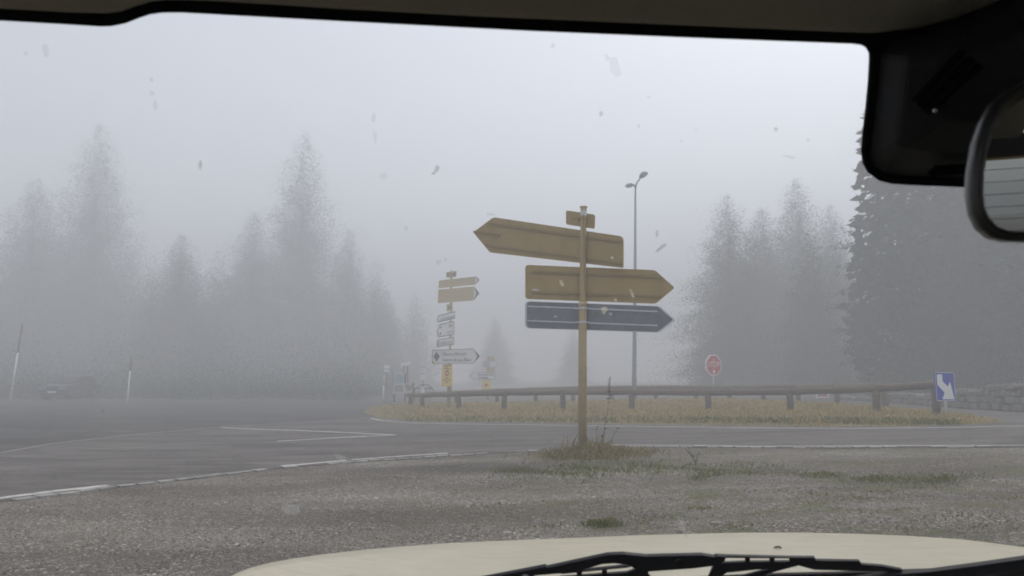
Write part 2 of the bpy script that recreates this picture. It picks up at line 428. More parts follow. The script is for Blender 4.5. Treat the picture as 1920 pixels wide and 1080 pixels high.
# row of flush kerb setts between road and gravel
kb = MB(); kpts = densify([(p.x, p.y) for p in near_edge[1:-1]], .12)
i = 0
while i < len(kpts) - 3:
    a, b = kpts[i], kpts[i + 2]
    t = (b - a).normalized(); n = Vector((-t.y, t.x))
    if rnd.random() < .86:
        w = rnd.uniform(.07, .10); o = n * rnd.uniform(-.02, .02); z = .018 + rnd.uniform(0, .012)
        q = [a + t * .012 - n * w + o, b - t * rnd.uniform(.01, .05) - n * w + o, b - t * .02 + n * w + o, a + t * .01 + n * w + o]
        kb.prism([(p.x, p.y, terr(p.x) - .03) for p in q], Vector((0, 0, .03 + z)))
    i += 2
tag(kb.build('kerb', M['sett']), kind='structure')

# ------------------------------------------------------------------ grass island
front_px = [(702, 782), (716, 784.5), (760, 789.5), (850, 792), (1000, 794), (1200, 797), (1400, 799.5), (1540, 801.5), (1700, 800), (1820, 797), (1888, 792.5)]
fe = grp(front_px)
isl = [(p.x, p.y) for p in fe] + [(13.2, 20.8), (13.9, 24), (13.4, 29), (11.6, 35.5), (8, 38.5), (0, 39.5), (-6, 41), (-7.2, 38), (-6.4, 32)]
def mound(x, y):
    d = edge_dist(x, y, isl) if inside(x, y, isl) else 0
    s = min(1, d / 3.0); return .14 * s * s * (3 - 2 * s)
tag(sheet(isl, .014, 1.0, mound).build('grass_island', M['soil'], smooth=True), kind='structure')
def gz(x, y): return terr(x) + mound(x, y)
def blades(mb, x, y, z, h, w, lean=.5):
    a = rnd.uniform(0, 6.283); dx, dy = math.cos(a), math.sin(a)
    l = rnd.uniform(.1, lean) * h; b = rnd.uniform(0, 6.283); lx, ly = math.cos(b) * l, math.sin(b) * l
    mb.add([(x - dx * w, y - dy * w, z - .01), (x + dx * w, y + dy * w, z - .01), (x + lx * .45 + dx * w * .6, y + ly * .45 + dy * w * .6, z + h * .62), (x + lx, y + ly, z + h)], [(0, 1, 2), (0, 2, 3)])
gr = MB(); tries = 0
xs = [p[0] for p in isl]; ys = [p[1] for p in isl]
while len(gr.f) < 120000 and tries < 200000:
    tries += 1
    x = rnd.uniform(min(xs), max(xs)); y = min(ys) + (max(ys) - min(ys)) * rnd.random() ** 1.6
    if not inside(x, y, isl): continue
    d = edge_dist(x, y, isl)
    if d < .04: continue
    k = .35 + .65 * min(1, d / .8)
    clump = .6 + .8 * math.sin(x * 1.7 + 2 * math.sin(y * .9)) ** 2 * rnd.random()
    blades(gr, x, y, terr(x) + .012 + .14 * (lambda s: s * s * (3 - 2 * s))(min(1, d / 3)), rnd.uniform(.04, .14) * k * clump, rnd.uniform(.007, .016), 1.1)
tag(gr.build('dry_grass', M['dry'], fix=False), kind='stuff', label='dry straw coloured grass covering the traffic island', cat='grass')
# greener edge of clover and dock along the front of the island
ge = MB()
for k in range(3200):
    t = rnd.random(); px = 1180 + 620 * (rnd.random() ** .8) if rnd.random() < .75 else rnd.uniform(760, 1180)
    py = 793 + (px - 1000) / 120 if px < 1540 else 798
    p = G(px, min(py, 799.5) + rnd.uniform(-5, 0.3))
    if not inside(p.x, p.y, isl): continue
    blades(ge, p.x, p.y, gz(p.x, p.y) + .01, rnd.uniform(.04, .13), rnd.uniform(.012, .03), 1.3)
tag(ge.build('green_weeds', M['green'], fix=False), kind='stuff', label='low green weeds along the front edge of the dry traffic island', cat='weeds')

# ------------------------------------------------------------------ gravel side: verge grass, moss, loose stones
vg = MB()
verge = [(925, 884), (985, 886), (1060, 884), (1150, 880), (1260, 876), (1340, 880), (1420, 884), (1520, 890), (1620, 897), (1700, 901), (1790, 900)]
vw = [.5, 1.0, 1.3, 1.3, .9, .75, .5, .5, .55, .6, .35]
vG = grp(verge)
for k in range(7000):
    s = rnd.random() * (len(vG) - 1); i = int(s); f = s - i
    p = vG[i].lerp(vG[i + 1], f); w = vw[i] * (1 - f) + vw[i + 1] * f
    x = p.x + rnd.gauss(0, .12); y = p.y + rnd.gauss(0, w * .42)
    near = max(0, 1 - abs(s - 2.6) / 2.4)
    blades(vg, x, y, terr(x), (rnd.uniform(.005, .032) + near * rnd.uniform(0, .05)) * (.5 + math.sin(x * 3.1 + 2 * math.sin(y * 2.3)) ** 2), rnd.uniform(.003, .008), 1.5)
for (cx, cy, n, r) in ((1328, 893, 160, .12), (1310, 900, 90, .1), (1735, 897, 300, .35), (1640, 905, 150, .3), (1395, 872, 70, .15), (1445, 877, 80, .15)):
    c = G(cx, cy)
    for k in range(n):
        x = c.x + rnd.gauss(0, r); y = c.y + rnd.gauss(0, r * .6); blades(vg, x, y, terr(x), rnd.uniform(.015, .085), rnd.uniform(.002, .005), .8)
tag(vg.build('verge_grass', M['green'], fix=False), kind='stuff', label='low strip of green grass and moss running through the gravel', cat='grass')
ms = MB()
for k in range(46):
    px = rnd.uniform(900, 1920); py = rnd.uniform(905, 995); c = G(px, py); n = rnd.randint(15, 70); r = rnd.uniform(.05, .16)
    for q in range(n):
        x = c.x + rnd.gauss(0, r * 1.5); y = c.y + rnd.gauss(0, r); blades(ms, x, y, terr(x), rnd.uniform(.008, .03), rnd.uniform(.003, .007), 1.6)
c = G(1131, 985)
for q in range(420):
    x = c.x + rnd.gauss(0, .085); y = c.y + rnd.gauss(0, .07); blades(ms, x, y, terr(x), rnd.uniform(.02, .07), rnd.uniform(.003, .006), 1.0)
tag(ms.build('moss', M['green'], fix=False), kind='stuff', label='small moss and grass patches scattered over the gravel', cat='moss')
st = MB()
for k in range(15000):
    px = rnd.uniform(-60, 1980); py = 860 + 230 * rnd.random() ** .8; p = G(px, py)
    e = min(range(len(near_px)), key=lambda i: abs(near_px[i][0] - px)); 
    a = near_px[max(0, e - 1)] if near_px[e][0] > px else near_px[e]; b = near_px[near_px.index(a) + 1]
    ye = a[1] + (b[1] - a[1]) * (px - a[0]) / (b[0] - a[0])
    if py < ye + 4 or p.y < 3.2: continue
    r = rnd.uniform(.006, .013) * (1.6 if rnd.random() < .04 else 1); a0 = rnd.uniform(0, 6.28)
    vs = []
    for q in range(5):
        aa = a0 + q * 1.2566; rr = r * rnd.uniform(.7, 1.25); vs.append((p.x + math.cos(aa) * rr, p.y + math.sin(aa) * rr, terr(p.x) + rnd.uniform(-.002, .003)))
    vs.append((p.x + rnd.uniform(-.3, .3) * r, p.y + rnd.uniform(-.3, .3) * r, terr(p.x) + r * rnd.uniform(.5, 1.0)))
    st.add(vs, [(q, (q + 1) % 5, 5) for q in range(5)])
def m_pebble():
    m, N, L, B = new_mat('loose_stones'); g = N.new('ShaderNodeNewGeometry')
    r = ramp(N, [(0, (.07, .06, .053)), (.5, (.16, .145, .13)), (.85, (.26, .245, .225)), (1, (.44, .42, .39))]); L.new(g.outputs['Random Per Island'], r.inputs[0])
    L.new(r.outputs[0], B.inputs['Base Color']); B.inputs['Roughness'].default_value = .9; return m
tag(st.build('gravel', m_pebble(), fix=False), kind='stuff', label='loose pale and grey stones over the gravel lay-by', cat='gravel')

# tuft of long grass round the foot of the near signpost
base = G(1092, 852)
tf = MB()
for k in range(4200):
    r = abs(rnd.gauss(0, .36)); a = rnd.uniform(0, 6.283); x = base.x + .15 + math.cos(a) * r * 1.55; y = base.y - .38 + math.sin(a) * r * 1.25
    q = max(0, 1 - r / .95); hh = rnd.uniform(.03, .10) + q * rnd.uniform(.0, .19)
    if hh > .04: blades(tf, x, y, terr(x), hh, rnd.uniform(.002, .0045), 1.1)
for k in range(45):
    a = rnd.uniform(0, 6.283); r = rnd.uniform(.0, .35); x = base.x + .1 + math.cos(a) * r * 1.5; y = base.y - .1 + math.sin(a) * r * .6
    blades(tf, x, y, terr(x), rnd.uniform(.25, .45), .0017, .5)
tag(tf.build('grass_tuft', M['mid'], fix=False, base=base), 'clump of long dry and green grass round the foot of the near brown signpost', 'grass tuft')
# tall dead weed beside the post
def weed(name, stems, label, leafy, D, head=None):
    b = P(stems[0][0][0], stems[0][0][1], D); b.z = terr(b.x)
    o = empty(name, b)
    s = MB(); l = MB()
    for pts in stems:
        w = [P(x, y, D) for x, y in pts]; w = densify(w, .06)
        s.tube(w, [max(.003, .0075 * (1 - i / len(w))) for i in range(len(w))], 5)
        for i, p in enumerate(w):
            if i < 2: continue
            for q in range(leafy):
                if rnd.random() < .6:
                    d = Vector((rnd.uniform(-1, 1), rnd.uniform(-1, 1), rnd.uniform(-.3, .9))).normalized(); ln_ = rnd.uniform(.02, .055)
                    sd = d.cross(Vector((rnd.uniform(-1, 1), rnd.uniform(-1, 1), rnd.uniform(-1, 1)))).normalized() * ln_ * .28
                    l.add([p, p + d * ln_ * .5 + sd, p + d * ln_, p + d * ln_ * .5 - sd], [(0, 1, 2, 3)])
    s.build('stem', M['weed'], o); l.build('foliage', M['weedleaf'], o, fix=False)
    if head:
        hd = MB(); t = [P(x, y, D) for x, y in head]
        t = densify(t, .018)
        for p in t:
            for q in range(3):
                d = Vector((rnd.uniform(-1, 1), rnd.uniform(-.6, .6), rnd.uniform(.2, 1.5))).normalized(); ln_ = rnd.uniform(.02, .06)
                sd = d.cross(Vector((.3, 1, 0))).normalized() * .004
                hd.add([p, p + d * ln_ * .5 + sd, p + d * ln_, p + d * ln_ * .5 - sd], [(0, 1, 2, 3)])
        hd.build('seed_head', M['weed'], o, fix=False)
    return tag(o, label, 'weed')
D0 = base.y
weed('weed_plant', [[(1122, 852), (1128, 833), (1133, 805), (1138, 778), (1141, 755), (1144, 712)], [(1138, 850), (1145, 828), (1157, 803)], [(1117, 848), (1118, 826), (1119, 800)], [(1145, 858), (1152, 838)]],
     'tall thin dead weed standing right of the near brown signpost', 2, D0 - .15, [(1142, 738), (1143, 722), (1143, 709)])
weed('weed_plant', [[(1305, 872), (1298, 856), (1290, 838)], [(1298, 856), (1285, 842)], [(1303, 868), (1309, 852)]], 'short leafy weed leaning left on the gravel verge, away from the signpost', 4, G(1305, 873).y)
weed('weed_plant', [[(1064, 850), (1065, 830), (1064, 820)], [(1068, 852), (1056, 835)]], 'thin dry weed stalk just left of the near brown signpost foot', 2, D0 - .1)
# dock leaves
dk = MB()
for (cx, cy, w, h) in ((1057, 870, 15, 4), (1056, 880, 18, 9), (1070, 876, 10, 5)):
    D = D0 - .55; c = P(cx, cy, D); rx = w / 2 * D / F; rz = h / 2 * D / F
    pts = [c + Vector((math.cos(a) * rx * (1 + .12 * math.sin(3 * a)), math.sin(a) * rx * .9, math.sin(a) * rz + .01 * math.cos(2 * a))) for a in [k * math.pi / 7 for k in range(14)]]
    dk.prism(pts, Vector((0, .002, .003)))
tag(dk.build('dock_plant', M['leafgreen'], base=P(1057, 884, D0 - .55)), 'broad pale green dock leaves in the grass left of the signpost foot', 'plant')
lg = MB(); a, b = P(1040, 867, D0 - .3), P(1075, 865, D0 - .15); lg.tube([a, a.lerp(b, .15), a.lerp(b, .5), b], [.035, .045, .04, .035], 8)
tag(lg.build('dead_branch', M['stick'], base=a, smooth=True), 'thick dark dead branch end poking from the grass left of the signpost', 'branch')
lg = MB(); a, b = P(1178, 857.5, D0 + .1), P(1223, 857, D0 + .1); c = a.lerp(b, .6); c.z -= .008; lg.tube([a, c, b, b + Vector((.005, 0, .03))], [.012, .013, .014, .008], 6)
tag(lg.build('dead_branch', M['stick'], base=a, smooth=True), 'thin dark stick lying flat on the gravel right of the signpost', 'branch')

# ------------------------------------------------------------------ near signpost (backs of the boards)
def oval(pts, r=0): return pts
def round_px(pts, radii, seg=4):
    out = []
    n = len(pts)
    for i, p in enumerate(pts):
        r = radii[i]
        if r <= 0: out.append(p); continue
        a = Vector(pts[i - 1]) - Vector(p); b = Vector(pts[(i + 1) % n]) - Vector(p)
        pa = Vector(p) + a.normalized() * r; pb = Vector(p) + b.normalized() * r; pv = Vector(p)
        for k in range(seg + 1):
            t = k / seg; q = pa * (1 - t) ** 2 + pv * 2 * t * (1 - t) + pb * t * t; out.append((q.x, q.y))
    return out
sp = empty('direction_signpost', base)
pm = MB(); top = P(1094.3, 389, base.y + .02); mid = P(1092.6, 566, base.y)
pm.tube([base - Vector((0, 0, .1)), base + (mid - base) * .5, mid], [.078, .078, .074], 20)
post = pm.build('pole', M['brown_post'], sp, smooth=True)
pm = MB(); pm.tube([mid - Vector((0, 0, .02)), mid + Vector((0, 0, .001)), mid + (top - mid) * .5, top], [.0735, .060, .057, .055], 20)
up_ = pm.build('upper_pole', M['brown'], sp, smooth=True)
s_ = MB(); a, b = mid.lerp(top, .06), mid.lerp(top, .9); s_.box((a + b) / 2 + Vector((.014, -.056, 0)), .0035, .004, (b - a).length / 2 ); s_.build('slot', M['ink'], up_)
s_ = MB(); s_.tube([mid.lerp(top, .91), mid.lerp(top, .965)], [.0585, .0585], 20); s_.build('sticker', M['white_dirty'], up_, smooth=False)
s_ = MB(); s_.tube([top - Vector((0, 0, .05)), top - Vector((0, 0, .012)), top, top + Vector((0, 0, .018))], [.058, .06, .076, .074], 20); s_.build('pole_cap', M['beige'], sp, smooth=False)
s_ = MB(); s_.tube([mid + Vector((0, 0, -.05)), mid + Vector((0, 0, .0))], [.085, .08], 20); s_.build('collar', M['beige'], sp)
def board(px, radii, pt, n, mat, parent, name='sign_panel', th=.03, label=None, rim=None):
    q = [on_plane(x, y, pt, n) for x, y in round_px(px, radii)]
    b = MB(); b.prism(q, -n * th)
    o = b.build(name, mat, parent)
    if label: o['label'] = label
    if rim:
        rm = MB(); k = len(q); cx = sum(q, Vector()) / k
        inn = [p + (cx - p).normalized() * .035 for p in q]
        for i in range(k):
            j = (i + 1) % k
            rm.add([q[i] + n * .012, q[j] + n * .012, inn[j] + n * .012, inn[i] + n * .012, q[i] + n * .0, q[j] + n * .0, inn[j] + n * .003, inn[i] + n * .003], [(0, 1, 2, 3), (0, 4, 5, 1), (3, 2, 6, 7)])
        rm.build('rim', rim, o)
    return o
def railbar(o, px0, px1, pt, n, mat, hw=.020, dp=.022, name='rail'):
    b = MB(); a, c = on_plane(*px0, pt, n), on_plane(*px1, pt, n); u = (c - a).normalized(); w = n.cross(u).normalized()
    b.box((a + c) / 2 + n * dp / 2, (c - a).length / 2, dp / 2, hw * .5, u, n, w)
    b.box((a + c) / 2 + n * (dp + .004), (c - a).length / 2, .004, hw, u, n, w)
    return b.build(name, mat, o)
def clamp(py, r, mat, h=.012, n=None, side=-1):
    t = (mid.z - P(1093, py, base.y).z)
    z = P(1093, py, base.y).z; ax = base.lerp(top, (z - base.z) / (top.z - base.z))
    b = MB(); ax.z = z; b.tube([ax - Vector((0, 0, h)), ax + Vector((0, 0, h))], [r, r], 20)
    b.box(ax + Vector((-r - .02, .04, 0)), .03, .035, h * .9); b.box(ax + Vector((r + .012, .05, 0)), .02, .03, h * .9)
    b.build('clamp', mat, sp)
def yaw_n(deg):   # normal facing the viewer, turned by deg
    return Vector((math.sin(R(deg)), -math.cos(R(deg)), 0))
pc = Vector((mid.x, mid.y, 0))
n1 = yaw_n(-40); p1 = pc - n1 * .085
n2 = yaw_n(-15); p2 = pc - n2 * .085
b1 = board([(887.2, 435.6), (925.3, 407.2), (1167.8, 443.3), (1167.8, 502.2), (918.3, 473.3)], [3, 5, 8, 3, 4], p1, n1, M['brown_board'], sp, label='brown back of the upper direction board pointing left')
railbar(b1, (914, 419), (1166.5, 454), p1, n1, M['brown_dark']); railbar(b1, (912, 460), (1165.5, 494.5), p1, n1, M['brown_dark']); railbar(b1, (889, 434.5), (937.5, 442), p1, n1, M['brown_dark'])
b2 = board([(984.8, 496.4), (1228, 506.4), (1264.9, 539.2), (1229.4, 569.2), (984.8, 560.4)], [7, 5, 4, 5, 6], p2, n2, M['brown_board'], sp, label='brown back of the middle direction board pointing right')
railbar(b2, (997.5, 510), (1240, 519.7), p2, n2, M['brown_dark']); railbar(b2, (997.5, 547.8), (1240, 556.6), p2, n2, M['brown_dark'])
q = MB(); a = on_plane(998, 543.3, p2, n2); c = on_plane(1010, 544, p2, n2); q.box((a + c) / 2 + n2 * .004, (c - a).length / 2, .004, .016, (c - a).normalized(), n2); q.build('sticker', M['white_dirty'], b2)
q = MB(); a = on_plane(1146, 483, p1, n1); c = on_plane(1150, 483.5, p1, n1); q.box((a + c) / 2 + n1 * .004, (c - a).length / 2, .004, .02, (c - a).normalized(), n1); q.build('sticker', M['white'], b1)
n3 = yaw_n(-17); p3 = pc - n3 * .10
b3 = board([(984.6, 564.8), (1236.4, 573.9), (1266, 599.4), (1236.4, 623.5), (984.6, 615.4)], [8, 4, 4, 4, 8], p3, n3, M['galv'], sp, label='bare galvanised back of the lowest direction board', rim=M['galv_rim'])
railbar(b3, (990, 574.5), (1233, 584.3), p3, n3, M['galv_rim'], .012); railbar(b3, (990, 601.5), (1233, 610.5), p3, n3, M['galv_rim'], .012)
p0 = pc - n1 * .075
b0 = board([(1061.2, 394.2), (1115.2, 402.4), (1114.6, 429), (1061.2, 420.8)], [4, 4, 4, 4], p0, n1, M['brown_board'], sp, name='number_plate', th=.015, label='small blank brown back of the top plate')
railbar(b0, (1076, 409), (1100, 412.5), p0, n1, M['brown_dark'], .012)
for y in (409, 441, 481, 512, 549.5): clamp(y, .064, M['brown'], .012)
for y in (578, 604): clamp(y, .089, M['galv_rim'], .018)
tag(sp, 'tall brown signpost close on the gravel, boards seen from behind', 'signpost')

# ------------------------------------------------------------------ log fences round the island
def log_fence(posts, depth, toppx, label, rr):
    tops = []
    for px, D, ty in toppx: tops.append(P(px, ty, D))
    o = empty('log_fence', Vector((tops[0].x, tops[0].y, gz(tops[0].x, tops[0].y))))
    for a, b in zip(tops, tops[1:]):
        m1 = MB(); A = a - Vector((0, 0, rr)); Bq = b - Vector((0, 0, rr)); d = (Bq - A)
        k = 6; m1.tube([A + d * (-.012) + d * (1.03 * i / k) + Vector((0, 0, rnd.uniform(-.008, .008))) for i in range(k + 1)], [rr * rnd.uniform(.94, 1.05) for _ in range(k + 1)], 14)
        m1.build('rail', M['wood'], o, smooth=True)
    pos = {round(px): t for (px, D, ty), t in zip(toppx, tops)}
    for px in posts:
        for (p1_, t1), (p2_, t2) in zip(list(pos.items()), list(pos.items())[1:]):
            if p1_ <= px <= p2_:
                D1, D2 = t1.y, t2.y; x1, x2 = t1.x / t1.y, t2.x / t2.y; xx = (px - 960) / F
                # point on the rail seen at this pixel column
                s = 0.0
                lo, hi = 0.0, 1.0
                for _ in range(40):
                    s = (lo + hi) / 2; q = t1.lerp(t2, s)
                    if ray(px, 720).x / ray(px, 720).y * q.y > q.x: lo = s
                    else: hi = s
                q = t1.lerp(t2, s); break
        m1 = MB(); zb = gz(q.x, q.y) - .15; m1.tube([(q.x, q.y, zb), (q.x + rnd.uniform(-.02, .02), q.y, (zb + q.z) / 2), (q.x + rnd.uniform(-.03, .03), q.y, q.z - rr * 1.15)], [rr * 1.02, rr * 1.0, rr * .97], 12)
        m1.build('post', M['wood'], o, smooth=True)
    return tag(o, label, 'fence')
log_fence([770, 793, 860, 945, 1055, 1184, 1327, 1480, 1641, 1752], 0,
          [(766, 37, 736.6), (793, 34, 736.8), (860, 30.5, 734), (945, 29, 732), (1055, 27.8, 730), (1184, 26.4, 729.4), (1327, 24.8, 730), (1480, 23, 728.4), (1641, 21.4, 721.6), (1758, 20.9, 714.2)],
          'front log rail fence along the near side of the grass island', .105)
log_fence([855, 932, 1005, 1074, 1147, 1230, 1305, 1367, 1430, 1495, 1568, 1657], 0,
          [(800, 40, 735.5), (932, 38.5, 729), (1074, 37, 724), (1230, 36.5, 722.5), (1367, 35, 722), (1495, 31, 719.8), (1568, 28, 719.2), (1660, 25, 717)],
          'rear log rail fence seen beyond the front one', .105)

# ------------------------------------------------------------------ signpost with the readable boards
D1 = 33.0
def sign_face(px, pt, n, mat, parent, label=None, border=None, bw=.02, th=.05, name='sign_panel', backm=None):
    q = [on_plane(x, y, pt, n) for x, y in px]
    b = MB(); b.prism(q, -n * th); o = b.build(name, mat, parent)
    if label: o['label'] = label
    if border:
        rm = MB(); k = len(q); cx = sum(q, Vector()) / k; up = Vector((0, 0, 1)); u = up.cross(n).normalized()
        q2 = [((p - cx).dot(u), (p - cx).z) for p in q]
        area = sum(q2[i][0] * q2[(i + 1) % k][1] - q2[(i + 1) % k][0] * q2[i][1] for i in range(k)); sg = 1 if area > 0 else -1
        inn = []
        for i in range(k):
            a, b_, c = Vector(q2[i - 1]), Vector(q2[i]), Vector(q2[(i + 1) % k])
            d1 = (b_ - a).normalized(); d2 = (c - b_).normalized(); nn1 = Vector((-d1.y, d1.x)) * sg; nn2 = Vector((-d2.y, d2.x)) * sg
            h = (nn1 + nn2); h = h / max(.35, h.length_squared / 2); v = b_ + h * bw; inn.append(cx + u * v.x + up * v.y)
        for i in range(k):
            j = (i + 1) % k; rm.add([q[i] + n * .004, q[j] + n * .004, inn[j] + n * .004, inn[i] + n * .004], [(0, 1, 2, 3)])
        rm.build('border', border, o, fix=False)
    return o
def flat(px, pt, n, mat, parent, name, proud=.008):
    b = MB(); q = [on_plane(x, y, pt, n) + n * proud for x, y in px]; b.add(q, [tuple(range(len(q)))]); return b.build(name, mat, parent, fix=False)
def label_text(lines, pt, n, parent, mat, proud=.009):
    b = MB()
    for txt, x0, x1, y0, y1, cap, sh in lines:
        a = on_plane(x0, y0, pt, n); c = on_plane(x1, y1, pt, n); hpx = (on_plane(x0, y0 - cap, pt, n) - a).length
        put_text(b, txt, a + n * proud, c + n * proud, hpx, Vector((0, 0, 1)), n, sh, 0)
    return b.build('lettering', mat, parent, fix=False)
def dashes(rows, pt, n, parent, mat, h=.9, proud=.009):
    b = MB()
    for x0, x1, y0, y1, k in rows:
        for i in range(k):
            t0, t1 = (i + .08) / k, (i + rnd.uniform(.6, .88)) / k
            xa, xb = x0 + (x1 - x0) * t0, x0 + (x1 - x0) * t1; ya, yb = y0 + (y1 - y0) * t0, y0 + (y1 - y0) * t1
            q = [on_plane(x, y, pt, n) + n * proud for x, y in ((xa, ya - h), (xb, yb - h), (xb, yb + h), (xa, ya + h))]; b.add(q, [(0, 1, 2, 3)])
    return b.build('lettering', mat, parent, fix=False)
cb = P(842, 752, D1); cb.z = gz(cb.x, cb.y)
s2 = empty('direction_signpost', cb)
ct = P(846.5, 507, D1)
pm = MB(); pm.tube([cb - Vector((0, 0, .1)), cb.lerp(ct, .35), cb.lerp(ct, .36), ct], [.10, .10, .055, .05], 14); pm.build('pole', M['beige'], s2, smooth=True)
def near_off(n, d=.12): return Vector((cb.x, cb.y, 0)) + n * d
nA = yaw_n(35); pA = near_off(nA)
nB = yaw_n(66); pB = near_off(nB, .10)
nC = yaw_n(28); pC = near_off(nC, .14)
o = sign_face([(837, 511), (855.8, 508), (855, 518.8), (837.5, 520.4)], pA, nA, M['beige'], s2, 'small beige plate reading D148', M['ink'], .012, .03, 'number_plate')
label_text([('D148', 839, 854, 518.4, 516.4, 5.6, 0)], pA, nA, o, M['ink'])
o = sign_face([(823.8, 525.8), (893.8, 518.3), (898.8, 525), (892.5, 533.5), (823.3, 540.4)], pA, nA, M['beige'], s2, 'narrow blank beige board with grey arrow tip')
flat([(893.8, 518.6), (898.6, 525), (892.6, 533.2), (895.5, 526)], pA, nA, M['greytip'], o, 'arrow_tip')
flat([(892.2, 519.6), (893.6, 519.4), (895.2, 525.8), (892.6, 532.2), (891.5, 532.4)], pA, nA, M['white'], o, 'arrow_band', .006)
o = sign_face([(822.5, 543.3), (888.8, 537), (898.8, 550), (888, 563.2), (822, 568.3)], pA, nA, M['beige'], s2, 'tall blank beige board with grey arrow tip')
flat([(888.9, 537.4), (898.6, 550), (888.2, 562.8), (893.4, 550)], pA, nA, M['greytip'], o, 'arrow_tip')
flat([(888.6, 539.5), (893.2, 550), (888.1, 561)], pA, nA, M['white'], o, 'arrow_band', .006)
o = sign_face([(838, 570.8), (848.8, 569), (848.4, 582.5), (838, 583.8)], pA, nA, M['beige'], s2, 'tiny square beige plate between the board groups', None, .012, .03, 'number_plate')
dashes([(839.5, 847, 577.6, 576.6, 2)], pA, nA, o, M['brown_dark'], 2)
o = sign_face([(820, 599.4), (821.7, 591.4), (852.8, 583.2), (853, 597.2), (821.7, 604.6)], pB, nB, M['white'], s2, 'upper white arrow board reading Col du Bonhomme', M['greytip'], .035)
label_text([('Col du Bonhomme', 824, 851.5, 602.2, 595.2, 6.0, 0)], pB, nB, o, M['greytip'])
o = sign_face([(819.4, 620.2), (823.9, 607.8), (851.9, 602), (851.7, 627.6), (822.8, 632.4)], pB, nB, M['white'], s2, 'tall white arrow board reading Orbey and Lac Noir', M['greytip'], .035)
label_text([('ORBEY', 839.5, 850, 614.6, 612.8, 5.6, 0), ('Lac Noir', 837.5, 850.3, 625.2, 623.4, 5.4, 0)], pB, nB, o, M['greytip'])
dashes([(824.5, 828, 613.5, 613, 2), (824, 827.5, 625.5, 625, 1)], pB, nB, o, M['greytip'], 1.8)
o = sign_face([(818.3, 643.9), (820, 636.7), (851.2, 631.8), (851, 646.2), (819.8, 650.8)], pB, nB, M['white'], s2, 'lower white arrow board reading Auberge du Lac', M['greytip'], .035)
label_text([('AUBERGE du LAC', 824.5, 849.5, 646.8, 643.4, 6.4, 0)], pB, nB, o, M['greytip'])
flat([(821.3, 639.5), (823, 639.2), (823, 647.4), (821.3, 647.7)], pB, nB, M['ink'], o, 'symbol')
o = sign_face([(810.4, 656.3), (887.5, 653.6), (899.8, 667.8), (888, 681.6), (809.6, 682)], pC, nC, M['white'], s2, 'long white arrow board reading Maison d\'Accueil Station du Lac Blanc', M['greytip'], .022)
flat([(887.6, 654.2), (899.2, 667.8), (888.2, 681), (895, 667.9)], pC, nC, M['greytip'], o, 'arrow_tip')
flat([(818.3, 659.8), (824.4, 668.2), (818.3, 678.3), (812.6, 668.3)], pC, nC, M['purple'], o, 'emblem')
flat([(811, 678), (815.5, 678), (815.5, 681.4), (811, 681.4)], pC, nC, M['yellowgreen'], o, 'corner_sticker')
label_text([("Maison d'Accueil", 829, 873.5, 667.2, 666.0, 6.3, .3), ('Station du Lac Blanc', 828.6, 883.5, 677.6, 677.2, 6.0, .3)], pC, nC, o, M['ink'])
nD = yaw_n(12); pD = near_off(nD, .16)
o = sign_face([(829.6, 683), (848.2, 683.6), (847.6, 724), (827.6, 725)], pD, nD, M['yellow'], s2, 'yellow notice with a red no entry disc', None, .02, .02, 'notice')
dashes([(832, 846, 684.9, 685.1, 3), (834, 842, 688, 688.2, 2), (832, 844.5, 691.4, 691.6, 3), (834.5, 840.5, 708.8, 709, 1), (829.5, 846, 712.4, 712.7, 4), (833.5, 841, 716.5, 716.7, 2)], pD, nD, o, M['ink'], .75)
flat([(838 + 3.7 * math.cos(a), 699.8 + 5.2 * math.sin(a)) for a in [k * math.pi / 12 for k in range(24)]], pD, nD, M['red'], o, 'no_entry_disc', .007)
flat([(835.6, 698.9), (840.4, 698.9), (840.4, 701), (835.6, 701)], pD, nD, M['white'], o, 'no_entry_bar', .011)
tag(s2, 'beige signpost stacked with white and beige boards, Maison d\'Accueil lowest', 'signpost')

# far signpost, faint behind it
D2 = 47.0
c2 = P(914, 745, D2); c2.z = terr(c2.x)
s3 = empty('direction_signpost', c2); t2 = P(917, 667, D2)
pm = MB(); pm.tube([c2 - Vector((0, 0, .1)), t2], [.09, .06], 12); pm.build('pole', M['beige'], s3, smooth=True)
nE = yaw_n(12); pE = Vector((c2.x, c2.y, 0)) + nE * .14
sign_face([(912.5, 669), (927.5, 669), (927.5, 675.5), (912.5, 675.5)], pE, nE, M['beige'], s3, None, None, .01, .03, 'number_plate')
o = sign_face([(905, 677), (927.5, 676.6), (933.5, 683), (927.5, 689), (904.6, 688.6)], pE, nE, M['white'], s3, 'small white board pointing right', M['greytip'], .02)
dashes([(907, 918, 680.5, 680.5, 3), (907, 920, 685, 685, 4)], pE, nE, o, M['greytip'], 1.2)
sign_face([(912.5, 690.5), (927.5, 690.5), (927.5, 697), (912.5, 697)], pE, nE, M['beige'], s3, None, None, .01, .03, 'number_plate')
o = sign_face([(880, 704.4), (886.6, 697.6), (928, 699.4), (928, 711.2), (886, 711)], pE, nE, M['white'], s3, 'long white board pointing left', M['greytip'], .025)
dashes([(896, 926, 702.6, 703, 7), (897, 915, 708, 708, 4)], pE, nE, o, M['greytip'], 1.3)
o = sign_face([(904.4, 712), (920, 712), (920, 731), (904, 731)], pE, nE, M['yellow'], s3, None, None, .02, .02, 'notice')
flat([(911.7 + 3.0 * math.cos(a), 722 + 2.4 * math.sin(a)) for a in [k * math.pi / 8 for k in range(16)]], pE, nE, M['red'], o, 'no_entry_disc', .007)
tag(s3, 'smaller signpost fading in the fog behind the readable one, two white boards', 'signpost')

